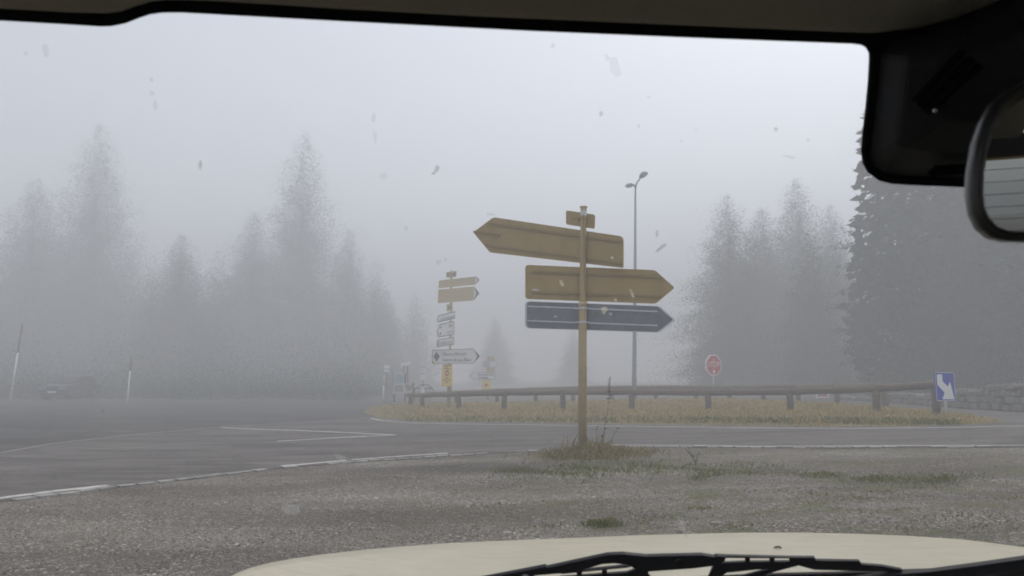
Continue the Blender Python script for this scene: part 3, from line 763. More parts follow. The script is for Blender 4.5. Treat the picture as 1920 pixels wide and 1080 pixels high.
# ------------------------------------------------------------------ map board and little things beside it, across the road
D3 = 45.0
def gpt(px, D): 
    p = P(px, 740, D); p.z = terr(p.x); return p
mb0 = gpt(756, D3); mo = empty('map_board', mb0); nM = yaw_n(8); pM = Vector((mb0.x, mb0.y, 0))
for px in (739, 760, 775):
    q = gpt(px, D3 + .1); t = P(px, 699 if px < 770 else 718, D3 + .1); m1 = MB(); m1.tube([q, t], .06, 8); m1.build('leg', M['boardwood'], mo)
o = sign_face([(738.5, 697.5), (758.5, 697.5), (758, 720), (738, 720)], pM, nM, M['white_dirty'], mo, 'upright map panel with a blue field', None, .02, .05, 'panel'); flat([(740.5, 702), (756.5, 702), (756, 718), (740, 718)], pM, nM, M['mapblue'], o, 'printed_map')
o = sign_face([(737.6, 720.4), (758, 720.4), (757.6, 738.4), (736.6, 738.4)], pM, nM, M['white_dirty'], mo, None, None, .02, .05, 'panel'); flat([(740, 722), (756, 722), (756, 735), (739.6, 735)], pM, nM, M['mapgreen'], o, 'printed_map')
o = sign_face([(758.4, 719.2), (777, 719.2), (771, 736), (758, 737.6)], pM, nM, M['white_dirty'], mo, None, None, .02, .05, 'panel'); flat([(760, 721), (774, 721), (770, 733), (762, 734)], pM, nM, M['mapgreen'], o, 'printed_map')
o = sign_face([(750, 678.4), (754, 680.4), (765, 678.6), (770, 677.6), (768, 686), (762, 685.6), (753, 687)], pM, nM, M['white'], mo, 'small white header board on top', None, .02, .04, 'header_board')
m1 = MB(); m1.tube([P(755, 698, D3 + .1), P(758, 686, D3 + .06)], .03, 6); m1.tube([P(765, 718, D3 + .1), P(764, 686, D3 + .06)], .03, 6); m1.build('header_strut', M['boardwood'], mo)
tag(mo, 'faint pale map board with several panels across the road', 'map board')
def small_sign(name, px, plates, D, label, extra=None, h0=None):
    q = gpt(px, D); o = empty(name, q); t = P(px + .5, plates[0][1] - 3, D); m1 = MB(); m1.tube([q, t], .035, 8); m1.build('pole', M['lampmetal'], o)
    n = yaw_n(5); pt = Vector((q.x, q.y, 0)) + n * .06
    for (x0, y0, x1, y1, mt) in plates: sign_face([(x0, y0), (x1, y0), (x1 - .4, y1), (x0 - .4, y1)], pt, n, M[mt], o, None, None, .02, .03, 'sign_panel')
    return tag(o, label, 'sign')
small_sign('road_sign', 725, [(720.5, 684, 730.5, 691.5, 'white'), (720.5, 693, 729.8, 697.6, 'white')], D3 + 1, 'two small white plates on a post left of the map board')
small_sign('road_sign', 793, [(789.6, 690.5, 798, 698.6, 'white'), (789, 703, 797.4, 711.6, 'white')], D3 + 1, 'two small white plates on a post right of the map board')
q = gpt(719, 43); m1 = MB(); m1.tube([q, P(719, 722, 43)], .05, 10); m1.tube([P(719, 722, 43), P(720.6, 704, 43)], .055, 10)
mp = m1.build('marker_post', M['white_dirty'], base=q, smooth=True); tag(mp, 'slim pale marker post left of the map board', 'marker post')
q = gpt(792, 40.5); o = empty('marker_post', q); m1 = MB(); m1.tube([q, P(792.6, 724.6, 40.5)], .05, 10); m1.build('post', M['white'], o); m1 = MB(); m1.tube([P(792.6, 724.6, 40.5), P(792.8, 722.4, 40.5)], .055, 10); m1.build('cap', M['black'], o); tag(o, 'short white marker post with black top near the fence end', 'marker post')
hb0 = gpt(795, 42); hb = empty('hoop_barrier', hb0); m1 = MB()
arc = [P(795 + 20 * math.cos(a), 742 - 21 * math.sin(a), 42) for a in [k * math.pi / 14 for k in range(15)]]; m1.tube(arc, .022, 8); m1.build('hoop', M['boardwood'], hb, smooth=True)
m1 = MB(); m1.tube([P(777, 728, 42), P(811, 728, 42)], .03, 8); m1.build('crossbar', M['boardwood'], hb); 
m1 = MB(); 
for px in (778, 785, 800, 806): m1.tube([P(px, 728, 42), gpt(px, 42)], .018, 6)
m1.build('bars', M['boardwood'], hb); tag(hb, 'low arched barrier behind the left end of the front fence', 'barrier')
# red and white barrier beyond the fence
rb0 = gpt(1542, 39.5); rb = empty('roadworks_barrier', rb0)
m1 = MB()
for px in (1531, 1553): m1.tube([gpt(px, 39.5), P(px, 738, 39.5)], .035, 8)
m1.build('frame', M['white'], rb)
for k in range(5):
    m1 = MB(); y = 742.2 + k * 2.6; a, b = P(1534.5, y, 39.45), P(1550, y, 39.45); m1.box((a + b) / 2, (b.x - a.x) / 2, .02, .036); m1.build('board', M['red'] if k % 2 == 0 else M['white'], rb)
tag(rb, 'small red and white striped barrier board beyond the rear fence', 'barrier')

# ------------------------------------------------------------------ street lamp
DL = 36.0
lb = P(1190, 750, DL); lb.z = gz(lb.x, lb.y); lamp = empty('street_lamp', lb); lt = P(1191.5, 348, DL)
m1 = MB(); m1.tube([lb - Vector((0, 0, .1)), lb + Vector((0, 0, 1.1)), lb + Vector((0, 0, 1.15)), lb.lerp(lt, .5), lt], [.115, .115, .105, .08, .047], 14); m1.build('pole', M['lampmetal'], lamp, smooth=True)
m1 = MB(); m1.box(P(1193.5, 624, DL - .12) - Vector((0, 0, .3)), .02, .03, .06); m1.build('tag_plate', M['white'], lamp)
def lum(arm, hc, axis, ln_, wd, ht):
    m1 = MB(); m1.tube(arm, [.045, .04, .035][:len(arm)], 8); m1.build('arm', M['lampmetal'], lamp, smooth=True)
    ax = axis.normalized(); sd = Vector((0, 1, 0)); sd = (sd - ax * sd.dot(ax)).normalized(); u = ax.cross(sd) * (1 if ax.cross(sd).z > 0 else -1)
    m1 = MB(); rings = []; prof = [(-.5, .25, .3), (-.35, .55, .7), (-.1, .9, 1), (.2, 1, 1), (.4, .8, .7), (.5, .35, .3)]
    vs = []
    for t, w, h in prof:
        for k in range(12):
            a = 2 * math.pi * k / 12; s = math.sin(a); vs.append(hc + ax * (t * ln_) + sd * (math.cos(a) * wd * w * .5) + u * ((s if s > 0 else s * .35) * ht * h * .6))
    fs = [(i * 12 + k, i * 12 + (k + 1) % 12, (i + 1) * 12 + (k + 1) % 12, (i + 1) * 12 + k) for i in range(5) for k in range(12)] + [tuple(range(11, -1, -1)), tuple(range(60, 72))]
    m1.add(vs, fs); hd = m1.build('lamp_head', M['lampmetal'], lamp, smooth=True)
    m1 = MB(); m1.box(hc + ax * .05 - u * (ht * .2), ln_ * .28, wd * .3, .02, ax, sd, u); m1.build('lens', M['lampglass'], hd)
lum([lt - Vector((0, 0, .1)), P(1193.4, 344, DL), P(1199.5, 335.5, DL - .3)], P(1206, 329.5, DL - .6), P(1213, 324, DL - 1.0) - P(1198, 337, DL - .2), .62, .40, .30)
lum([lt - Vector((0, 0, .12)), P(1189, 347, DL), P(1185, 347.5, DL + .1)], P(1181, 348.3, DL + .2), P(1173, 350, DL + .4) - P(1187, 346, DL), .52, .30, .22)
tag(lamp, 'tall grey street lamp with two heads behind the brown signpost', 'street lamp')

# ------------------------------------------------------------------ STOP sign
DS = 37.5
qb = P(1337.5, 752, DS); qb.z = terr(qb.x); so = empty('stop_sign', qb); m1 = MB(); m1.tube([qb, P(1337.5, 672, DS)], .035, 10); m1.build('pole', M['white_dirty'], so, smooth=True)
nS = yaw_n(30); pS = Vector((qb.x, qb.y, 0)) + nS * .05; cS = on_plane(1338.3, 684.6, pS, nS); rS = 19.2 * DS / F / math.cos(R(22.5)); uS = Vector((0, 0, 1)).cross(nS).normalized()
def octa(r, off): return [cS + uS * (r * math.cos(R(22.5 + 45 * k))) + Vector((0, 0, 1)) * (r * math.sin(R(22.5 + 45 * k))) + nS * off for k in range(8)]
m1 = MB(); m1.prism(octa(rS, 0), -nS * .06); fp = m1.build('sign_panel', M['white'], so)
m1 = MB(); m1.add(octa(rS * .90, .006), [tuple(range(8))]); m1.build('red_field', M['red'], fp, fix=False)
m1 = MB(); put_text(m1, 'STOP', cS + uS * (-rS * .70) - Vector((0, 0, rS * .14)), cS + uS * (rS * .70) - Vector((0, 0, rS * .14)), rS * .46, Vector((0, 0, 1)), nS, 0, .012); m1.build('lettering', M['white'], fp, fix=False)
m1 = MB(); m1.box(cS - Vector((0, 0, rS * .58)) + nS * .012, rS * .15, .003, rS * .09, uS, nS); m1.box(cS - Vector((0, 0, rS * .66)) + nS * .0125 + uS * .03, rS * .09, .003, rS * .06, uS, nS); m1.build('sticker', M['white'], fp)
tag(so, 'red octagonal STOP sign on a thin white pole behind the log fences', 'stop sign')

# ------------------------------------------------------------------ blue arrow sign at the fence end
DB = 20.3
qb = P(1773.5, 772, DB); qb.z = gz(qb.x, qb.y); bo = empty('arrow_sign', qb); m1 = MB(); m1.tube([qb - Vector((0, 0, .1)), P(1771, 710, DB + .06)], .028, 10); m1.build('pole', M['white_dirty'], bo, smooth=True)
nb = yaw_n(22); pb = Vector((qb.x, qb.y, 0)) + nb * .05
o = sign_face(round_px([(1752.6, 697.6), (1787.9, 698.8), (1792, 751.8), (1756.4, 751.6)], [1.5] * 4, 2), pb, nb, M['blue'], bo, None, M['white'], .012, .03)
flat([(1756, 701.8), (1765.9, 701.8), (1767, 715), (1776.8, 724.7), (1780.8, 715.5), (1789.4, 748.8), (1766.5, 748.5), (1770.5, 736), (1756.9, 721.3)], pb, nb, M['white'], o, 'arrow')
tag(bo, 'blue square sign with a white arrow slanting down right at the fence end', 'road sign')

# ------------------------------------------------------------------ snow poles and the dark car across the car park
def snow_pole(bx, by, tx, ty, split, label, r):
    q = G(bx, by); D = q.y; o = empty('snow_pole', q); t = P(tx, ty, D); m_ = q.lerp(t, split)
    a = MB(); a.tube([q - Vector((0, 0, .1)), m_], r, 8); a.build('lower_pole', M['white'], o, smooth=True)
    a = MB(); a.tube([m_, t], r * .85, 8); a.build('upper_pole', M['boardwood'], o, smooth=True)
    return tag(o, label, 'snow pole')
snow_pole(19, 749, 42, 608, .62, 'taller leaning snow pole beside the parked dark car', .055)
snow_pole(238, 756, 246.5, 670, .70, 'shorter thin snow pole standing alone right of the parked dark car', .036)
cc = G(98, 749.5); car2 = empty('parked_car', cc); cz = cc.z; cxx, cyy = cc.x, cc.y + 1.9
def carpt(x, y, z): return Vector((cxx + x, cyy + y, cz + z))
prof = [(-1.95, .25), (-2.0, .62), (-1.9, .85), (-1.0, .98), (-.35, 1.02), (1.2, 1.02), (2.0, .95), (2.05, .3)]
m1 = MB(); m1.prism([carpt(-.86, y, z) for y, z in prof], Vector((1.72, 0, 0))); m1.build('body', M['darkcar'], car2, bevel=.06)
m1 = MB(); m1.prism([carpt(-.70, y, z) for y, z in [(-.95, .99), (-.25, 1.45), (.3, 1.52), (1.3, 1.47), (1.9, .99)]], Vector((1.40, 0, 0))); rf = m1.build('roof', M['darkcar'], car2, bevel=.06)
m1 = MB(); m1.prism([carpt(x, y, z) for x, y, z in [(-.62, -.93, 1.03), (.62, -.93, 1.03), (.55, -.33, 1.42), (-.55, -.33, 1.42)]], Vector((0, -.02, .012))); m1.build('windscreen', M['carglass'], car2)
for sx in (-.6, .6):
    m1 = MB(); m1.box(carpt(sx, -1.98, .72), .19, .05, .08); m1.build('headlight', M['headlight'], car2, bevel=.02)
    for y in (-1.25, 1.3):
        w_ = MB(); w_.tube([carpt(sx * 1.26 - .1, y, .31), carpt(sx * 1.26 + .1, y, .31)], .31, 20); w = w_.build('wheel', M['rubber'], car2)
        w_ = MB(); w_.tube([carpt(sx * 1.26 - .11, y, .31), carpt(sx * 1.26 + .11, y, .31)], .19, 14); w_.build('rim', M['alloy'], w)
m1 = MB(); m1.box(carpt(0, -2.0, .48), .26, .02, .06); m1.build('number_plate', M['white'], car2)
m1 = MB(); m1.box(carpt(0, -1.99, .68), .36, .03, .06); m1.build('grille', M['rubber'], car2)
tag(car2, 'dark car parked nose on, almost lost in the fog', 'car')

# ------------------------------------------------------------------ dry stone wall on the right
wl = MB(); wp = [(1560, 38, 747), (1640, 34, 743), (1705, 31, 739), (1750, 29, 737), (1800, 27, 731), (1840, 26, 727), (1885, 24.8, 724), (1925, 24, 719), (1990, 23, 713), (2100, 21.5, 706)]
wt = [P(px, ty, D) for px, D, ty in wp]
path = densify([(p.x, p.y, p.z) for p in wt], .12)
def stone(c, hx, hy, hz, u):
    w = Vector((-u.y, u.x, 0)); vs = []
    for k in range(4):
        z = (-1, -.6, .6, 1)[k]; s = (.82, 1, 1, .8)[k]
        for (a, b) in ((-1, -.7), (-.7, -1), (.7, -1), (1, -.7), (1, .7), (.7, 1), (-.7, 1), (-1, .7)):
            j = rnd.uniform(.8, 1.08); vs.append(c + u * (a * hx * s * j) + w * (b * hy * s * rnd.uniform(.9, 1.1)) + Vector((0, 0, z * hz * rnd.uniform(.9, 1.1))))
    fs = [(i * 8 + k, i * 8 + (k + 1) % 8, (i + 1) * 8 + (k + 1) % 8, (i + 1) * 8 + k) for i in range(3) for k in range(8)] + [tuple(range(7, -1, -1)), tuple(range(24, 32))]
    wl.add(vs, fs)
z = .0; course = 0
cum = [0]
for a, b in zip(path, path[1:]): cum.append(cum[-1] + (Vector((b[0], b[1])) - Vector((a[0], a[1]))).length)
def along(s):
    i = 0
    while i < len(cum) - 2 and cum[i + 1] < s: i += 1
    a, b = Vector(path[i]), Vector(path[i + 1]); return a.lerp(b, (s - cum[i]) / max(1e-6, cum[i + 1] - cum[i])), (Vector((b.x - a.x, b.y - a.y, 0))).normalized()
while course < 6:
    h = rnd.uniform(.16, .24); s = -rnd.uniform(0, .2)
    while s < cum[-1]:
        ln_ = rnd.uniform(.16, .5) * (1.35 if course < 2 else .85); p, u = along(max(0, s + ln_ / 2)); b = terr(p.x)
        hh = h * rnd.uniform(.7, 1.3)
        if b + z + hh * .45 < p.z: stone(Vector((p.x, p.y, b + z + hh / 2)), ln_ / 2 * .97, .25, min(hh, max(.08, p.z - b - z + .04)) / 2, u)
        s += ln_
    z += h; course += 1
cor = MB()
tag(wl.build('stone_wall', M['stone'], base=(wt[0].x, wt[0].y, terr(wt[0].x))), 'low grey dry stone wall on the right behind the island', 'wall')

# ------------------------------------------------------------------ conifers
def conifer(h, rb, seed, dens=1.0, spray=.38):
    r = random.Random(seed); v = []; f = []
    nl = int(h * 3.4 * dens); lean = (r.uniform(-.02, .02), r.uniform(-.02, .02))
    for l in range(nl):
        t = (l + r.random()) / nl; zz = h * (.05 + .95 * t)
        rad = rb * ((1 - t) ** .75) * (.35 + .65 * min(1, t * 5 + .35)) + .05
        k = r.randint(6, 9) if t < .85 else r.randint(3, 5)
        a0 = r.uniform(0, 6.283)
        for b in range(k):
            a = a0 + b * 6.283 / k + r.uniform(-.25, .25); L_ = rad * r.uniform(.62, 1.18)
            if r.random() < .06: L_ *= 1.25
            zz = h * (.05 + .95 * t) + r.uniform(-.3, .3) * min(1, (1 - t) * 4); dx, dy = math.cos(a), math.sin(a); droop = r.uniform(.12, .5) * (1 - t * .8); n = max(2, int(L_ / .24 * dens))
            for i in range(n):
                s = (i + .5 + r.uniform(-.3, .3)) / n; rr = L_ * s; bz = zz - droop * rr + .22 * droop * L_ * s * s + .12 * L_ * s * s
                bx, by = dx * rr + lean[0] * zz, dy * rr + lean[1] * zz
                for q in range(4):
                    sp_ = spray * r.uniform(.55, 1.15) * (1.1 - .45 * s) * (.3 + .7 * min(1, (1 - t) * 4)); aa = a + r.uniform(-1.1, 1.1); ex, ey = math.cos(aa), math.sin(aa); ez = r.uniform(-1.0, .25)
                    px_, py_ = -ey, ex; w = sp_ * r.uniform(.16, .30); tz = r.uniform(-.5, .5)
                    c0 = len(v); ox, oy, oz = bx + r.uniform(-.12, .12), by + r.uniform(-.12, .12), bz + r.uniform(-.22, .12)
                    v.append((ox, oy, oz)); v.append((ox + ex * sp_ * .55 + px_ * w, oy + ey * sp_ * .55 + py_ * w, oz + ez * sp_ * .5 + tz * w - .04))
                    v.append((ox + ex * sp_, oy + ey * sp_, oz + ez * sp_)); v.append((ox + ex * sp_ * .5 - px_ * w, oy + ey * sp_ * .5 - py_ * w, oz + ez * sp_ * .5 - tz * w - .04))
                    f.append((c0, c0 + 1, c0 + 2)); f.append((c0, c0 + 2, c0 + 3))
        for q in range(int((24 + 62 * min(1, rad / rb)) * dens)):
            a = r.uniform(0, 6.283); rr = rad * .78 * math.sqrt(r.random()); ox, oy, oz = math.cos(a) * rr, math.sin(a) * rr, zz + r.uniform(-.35, .35) - .2 * rr
            sp_ = spray * r.uniform(1.0, 1.9) * (.3 + .7 * min(1, (1 - t) * 4)); c0 = len(v)
            d = Vector((math.cos(a) + r.uniform(-.9, .9), math.sin(a) + r.uniform(-.9, .9), r.uniform(-1.1, .4))).normalized() * sp_; w_ = d.cross(Vector((r.uniform(-1, 1), r.uniform(-1, 1), r.uniform(-1, 1)))).normalized() * sp_ * .3
            o_ = Vector((ox, oy, oz)); v.extend([tuple(o_), tuple(o_ + d * .5 + w_), tuple(o_ + d), tuple(o_ + d * .5 - w_)]); f.append((c0, c0 + 1, c0 + 2)); f.append((c0, c0 + 2, c0 + 3))
    return v, f, lean
import numpy as np
def soft_conifer(h, rb, seed, n, spray):
    """finer, looser crown for trees far off: many small sprays thinning out towards the edge and the tip (n quads, 4 vertices each)"""
    g = np.random.default_rng(seed); ph = g.uniform(0, 6.28, 4)
    t = g.random(n * 5) ** 1.25
    t = t[g.random(n * 5) < (1 - t) ** .9 * np.minimum(1, .2 + (1 - t) * 1.6) + .01][:n]; n = len(t)
    a = g.uniform(0, 6.283, n)
    Rr = rb * (1 - t) ** .52 * (.80 + .22 * np.sin(3 * a + ph[0] + 9 * t) + .2 * np.sin(31 * t + ph[1] + 2 * a) + .14 * np.sin(67 * t + ph[2] + a)) + .06
    rr = Rr * np.where(g.random(n) < .5, np.abs(g.normal(0, .55, n)), np.maximum(0, np.sqrt(g.random(n)) * .74 + g.normal(0, .13, n))); z = h * (.03 + .97 * t) - .22 * rr + g.uniform(-.2, .2, n)
    o = np.stack([np.cos(a) * rr, np.sin(a) * rr, z], 1); sp_ = spray * g.uniform(.6, 1.5, (n, 1))
    d = np.stack([np.cos(a) + g.uniform(-.8, .8, n), np.sin(a) + g.uniform(-.8, .8, n), g.uniform(-.9, .3, n)], 1); d = d / np.linalg.norm(d, axis=1, keepdims=True) * sp_
    w = np.cross(d, g.uniform(-1, 1, (n, 3))); w = w / (np.linalg.norm(w, axis=1, keepdims=True) + 1e-9) * sp_ * .28
    return np.stack([o, o + d * .5 + w, o + d, o + d * .5 - w], 1).reshape(-1, 3)
def quad_mesh(name, v):
    n = len(v) // 4; me = bpy.data.meshes.new(name)
    me.vertices.add(4 * n); me.vertices.foreach_set('co', v.astype(np.float32).ravel())
    me.loops.add(4 * n); me.loops.foreach_set('vertex_index', np.arange(4 * n, dtype=np.int32))
    me.polygons.add(n); me.polygons.foreach_set('loop_start', np.arange(0, 4 * n, 4, dtype=np.int32)); me.polygons.foreach_set('loop_total', np.full(n, 4, dtype=np.int32))
    me.update(calc_edges=True); me.validate(); return me
protos = []
for i, (h, rb, dn) in enumerate([(15, 3.3, 1.0), (13, 3.1, 1.0), (17, 3.6, 1.0), (14, 2.9, 1.05), (15, 3.9, 0), (13, 3.7, 0), (17, 4.1, 0), (14, 3.5, 0)]):
    if dn:
        v, f, lean = conifer(h, rb, 100 + i, dn); me = bpy.data.meshes.new('crown'); me.from_pydata(v, [], f)
    else:
        lean = (0, 0); me = quad_mesh('crown', soft_conifer(h, rb, 100 + i, 190000, .072))
    me.materials.append(M['needles'])
    tm = MB(); th_ = .97 if dn else .72; tm.tube([(lean[0] * h * th_ * k / 6, lean[1] * h * th_ * k / 6, -.3 + (h * th_ + .3) * k / 6) for k in range(7)], [.26 * (1 - k / 6.4) + .012 for k in range(7)], 9)
    tme = bpy.data.meshes.new('trunk'); tme.from_pydata(tm.v, [], tm.f); tme.materials.append(M['bark'])
    protos.append((h, rb, me, tme))
def tree(px, py, D, k, label, group, wide=1.0, rot=None):
    h, rb, me, tme = protos[k]
    t = P(px, py, D); z = terr(t.x); s = (t.z - z) / h
    o = empty('conifer_tree', Vector((t.x, t.y, z))); o.rotation_euler.z = rnd.uniform(0, 6.28) if rot is None else rot; o.scale = (s * wide, s * wide, s)
    for nm, m_ in (('crown', me), ('trunk', tme)):
        c = bpy.data.objects.new(nm, m_); COL.objects.link(c); c.parent = o
    return tag(o, label, 'tree', group)
GL, GR_ = 'conifers left of the road', 'conifers behind the stone wall'
tree(190, 232, 99.6, 6, 'tallest ghostly spruce on the far left, its tip lost in fog', GL, 1.25)
tree(70, 335, 94.2, 4, 'broad foggy spruce at the far left edge behind the taller snow pole', GL, 1.44)
tree(342, 440, 85.1, 5, 'shorter dark foggy spruce between the two tall left spires', GL, 1.44)
tree(572, 248, 103.3, 6, 'tall ghostly spire left of the readable signpost, second tallest on that side', GL, 1.19)
tree(478, 400, 99.6, 7, 'foggy spruce joining the left flank of the tall central spire', GL, 1.38)
tree(655, 430, 105.1, 4, 'foggy spruce joining the right flank of the tall central spire', GL, 1.25)
tree(725, 545, 112.4, 7, 'low faint spruce just above the map board', GL, 1.50)
tree(928, 596, 134.5, 5, 'very faint small spruce right of the readable signpost', 'faint trees in the gap', 1.50)
tree(1075, 618, 123.3, 4, 'faint rounded spruce seen under the lowest brown signpost board', 'faint trees in the gap', 1.69)
tree(1362, 366, 67.2, 4, 'leftmost foggy spruce of the right hand group, above the STOP sign', GR_, 1.40)
tree(1428, 392, 73.5, 5, 'foggy spruce just right of the one above the STOP sign', GR_, 1.38)
tree(1492, 338, 81.2, 7, 'taller pale spruce tip rising in the middle of the right hand group', GR_, 1.31)
tree(1556, 384, 68.8, 6, 'foggy spruce close to the left side of the big near tree', GR_, 1.31)
tree(1668, 60, 43.8, 2, 'big near spruce with ragged left edge under the black housing beside the mirror', GR_, 1.0)
tree(1790, 260, 41.9, 0, 'dense spruce below the black housing beside the mirror, behind the blue arrow sign', GR_, 1.15)
tree(1905, 180, 39.4, 3, 'dense spruce at the right edge behind the mirror', GR_, 1.2)
# the wood behind, one mass
def wood(name, spots, label):
    parts = []; cache = {}
    for (x, y, h, k) in spots:
        if k not in cache: cache[k] = soft_conifer(12, 3.6, 300 + k, 24000, .118)
        v = cache[k]; s = h / 12; a = rnd.uniform(0, 6.28); ca, sa = math.cos(a), math.sin(a); w = s * rnd.uniform(1.0, 1.3)
        parts.append(np.stack([x + (ca * v[:, 0] - sa * v[:, 1]) * w, y + (sa * v[:, 0] + ca * v[:, 1]) * w, terr(x) + v[:, 2] * s], 1))
    me = quad_mesh(name, np.concatenate(parts)); me.materials.append(M['needles'])
    o = bpy.data.objects.new(name, me); COL.objects.link(o)
    return tag(o, label, 'wood', kind='stuff')
sp1 = []
for k in range(38):
    y = rnd.uniform(88, 125); x = rnd.uniform(-.76, -.13 - (.03 if y < 85 else 0)) * y; sp1.append((x, y, rnd.uniform(12, 20), k % 4))
wood('forest', sp1, 'blurred mass of conifers filling the left side behind the separate spruces')
sp2 = []
for k in range(18):
    y = rnd.uniform(52, 80); x = rnd.uniform(.32, .85) * y; sp2.append((x, y, rnd.uniform(11, 15) * y / 66, k % 4))
for k in range(10): sp2.append((rnd.uniform(23, 36), rnd.uniform(33, 46), rnd.uniform(8, 13), k % 4))
wood('forest', sp2, 'dark dense conifers on the slope behind the stone wall')
# bushes at the foot of the trees
gq = np.random.default_rng(5); up = []
for (x0, x1, y0, y1, n, hh) in ((-54, -9.5, 46, 72, 330000, 1.15), (18.8, 36, 27, 52, 120000, .8)):
    x = gq.uniform(x0, x1, n); y = gq.uniform(y0, y1, n); lump = .35 + .65 * (.5 + .5 * np.sin(x * .8 + 1.7 * np.sin(y * .45))) 
    z = np.interp(x, [a for a, b in TERR], [b for a, b in TERR]) + np.minimum(7, gq.exponential(hh, n) * lump * 1.4); o_ = np.stack([x, y, z], 1)
    d = gq.normal(0, 1, (n, 3)); sz = gq.uniform(.03, .08, (n, 1)); d = d / np.linalg.norm(d, axis=1, keepdims=True) * sz; w_ = np.cross(d, gq.normal(0, 1, (n, 3))); w_ = w_ / (np.linalg.norm(w_, axis=1, keepdims=True) + 1e-9) * sz * .35
    up.append(np.stack([o_, o_ + d * .5 + w_, o_ + d, o_ + d * .5 - w_], 1).reshape(-1, 3))
ume = quad_mesh('undergrowth', np.concatenate(up)); ume.materials.append(M['needles']); uo = bpy.data.objects.new('undergrowth', ume); COL.objects.link(uo)
tag(uo, kind='stuff', label='low dark undergrowth at the feet of the conifers', cat='undergrowth')

# ------------------------------------------------------------------ our own car, seen from the seat
carl = Vector((.35, .4, 0)); car = empty('cream_car', carl)
A0 = Vector((0, .55, 1.66)); WN = Vector((0, -1.525, -1)).normalized()      # windscreen plane, normal to the cabin
def W(px, py, off=0.0):
    d = ray(px, py); return EYE + d * ((A0 + WN * off - EYE).dot(WN) / d.dot(WN))
# windscreen pane
m1 = MB(); m1.prism([W(-330, -120, -.006), W(2420, -120, -.006), W(2420, 1120, -.006), W(-330, 1120, -.006)], -WN * .004)
ws = m1.build('windscreen', M['glass'], car)
def specks(lst, mat, name):
    for (x, y, w, h, a) in lst:
        b = MB(); c = W(x, y); D = c.y; u = Vector((1, 0, 0)); v = WN.cross(u) * -1
        if v.z < 0: v = -v
        pts = []
        n = 9
        for k in range(n):
            t = 2 * math.pi * k / n; rr = rnd.uniform(.65, 1.2); X, Yy = math.cos(t) * w / 2 * rr, math.sin(t) * h / 2 * rr
            pts.append(W(x + X * math.cos(a) - Yy * math.sin(a), y + X * math.sin(a) + Yy * math.cos(a), -.0105))
        b.prism(pts, -WN * .0006); b.build(name, mat, ws)
specks([(818, 318, 8, 17, .2), (812, 325, 7, 6, 0), (822, 315, 4, 9, 0), (375, 309, 7, 20, .1), (1127, 213, 6, 12, .1), (1232, 438, 5, 17, .05), (1238, 466, 7, 26, .9), (1455, 242, 8, 9, 0)], M['speck'], 'dirt_speck')
specks([(285, 175, 9, 12, 0), (291, 197, 8, 20, 0), (284, 150, 6, 9, 0), (700, 222, 9, 20, .1), (703, 255, 7, 30, -.1), (718, 331, 12, 14, 1), (1154, 125, 20, 42, -.4), (1138, 108, 10, 14, 0), (1480, 294, 24, 6, .2), (1515, 262, 6, 7, 0), (1277, 265, 5, 5, 0),
        (823, 492, 12, 7, -.5), (835, 487, 8, 6, 0), (762, 428, 12, 6, .3), (920, 402, 16, 5, 0), (85, 95, 12, 26, -.2), (48, 100, 5, 7, 0), (1305, 245, 5, 6, 0), (1198, 236, 6, 8, 0), (192, 772, 5, 6, 0), (1036, 86, 8, 12, 0), (1216, 182, 7, 5, 0), (1600, 318, 5, 8, 0)], M['speck_faint'], 'dirt_speck')
M['film'] = m_speck('dried_smear', (.42, .42, .40), .14, 'ShaderNodeBsdfTranslucent')
specks([(1279, 985, 16, 44, -.3), (640, 860, 36, 14, .5), (545, 955, 36, 26, 0)], M['film'], 'dried_smear')
specks([(1133, 582, 13, 13, 0), (1145, 589, 6, 5, 0), (1053, 531, 7, 15, -.5), (1185, 551, 5, 22, -.3), (1154, 562, 6, 8, 0), (1041, 594, 6, 4, 0)], M['speck_light'], 'insect_mark')
# headliner, black glass band
hl_px = [(-260, 6), (-120, 11), (0, 16), (133, 23.5), (200, 25), (227, 21.5), (253, 12), (283, 3), (310, 0), (333, -.5), (400, 2), (520, 9), (640, 17), (900, 31), (1200, 44), (1500, 57), (1640, 62), (1720, 53), (1790, 34), (1850, 10), (1910, -15), (2100, -60), (2350, -80)]
gl_px = [(-260, 22), (-120, 30), (0, 36.5), (133, 44), (195, 48), (215, 47.5), (238, 43), (262, 33.5), (285, 26), (310, 22.3), (345, 22), (420, 26), (640, 38), (1000, 56.5), (1300, 69), (1592, 80), (1611, 82.5), (1623, 89), (1628.5, 99), (1629, 110), (1627, 150), (1622, 205), (1616.5, 250), (1614, 282), (1617, 306), (1626, 323), (1642, 334.5), (1665, 340.5), (1700, 343), (1815, 347.5), (2050, 352), (2350, 352)]
bt_px = [(2350, -100), (1950, -70), (1800, 0), (1600, 40), (1200, 20), (640, -15), (300, -40), (-260, -40)]
m1 = MB(); m1.prism([W(x, y, .002) for x, y in gl_px + bt_px], WN * .006); m1.build('windscreen_band', M['frit'], car)
rows = []
for x, y in hl_px:
    e = W(x, y, .012); rows.append([e + Vector((0, .0, .016)), e, e + Vector((0, -.012, -.003)) , e + Vector((0, -.05, .012)), Vector((e.x, .32, 1.735)), Vector((e.x * .98, 0, 1.765)), Vector((e.x * .98, -1.0, 1.765)), Vector((e.x * .98, -2.2, 1.70))])
m1 = MB(); nr = len(rows[0]); m1.add([p for r_ in rows for p in r_], [(i * nr + j, (i + 1) * nr + j, (i + 1) * nr + j + 1, i * nr + j + 1) for i in range(len(rows) - 1) for j in range(nr - 1)])
m1.build('headliner', M['headliner'], car, smooth=True)
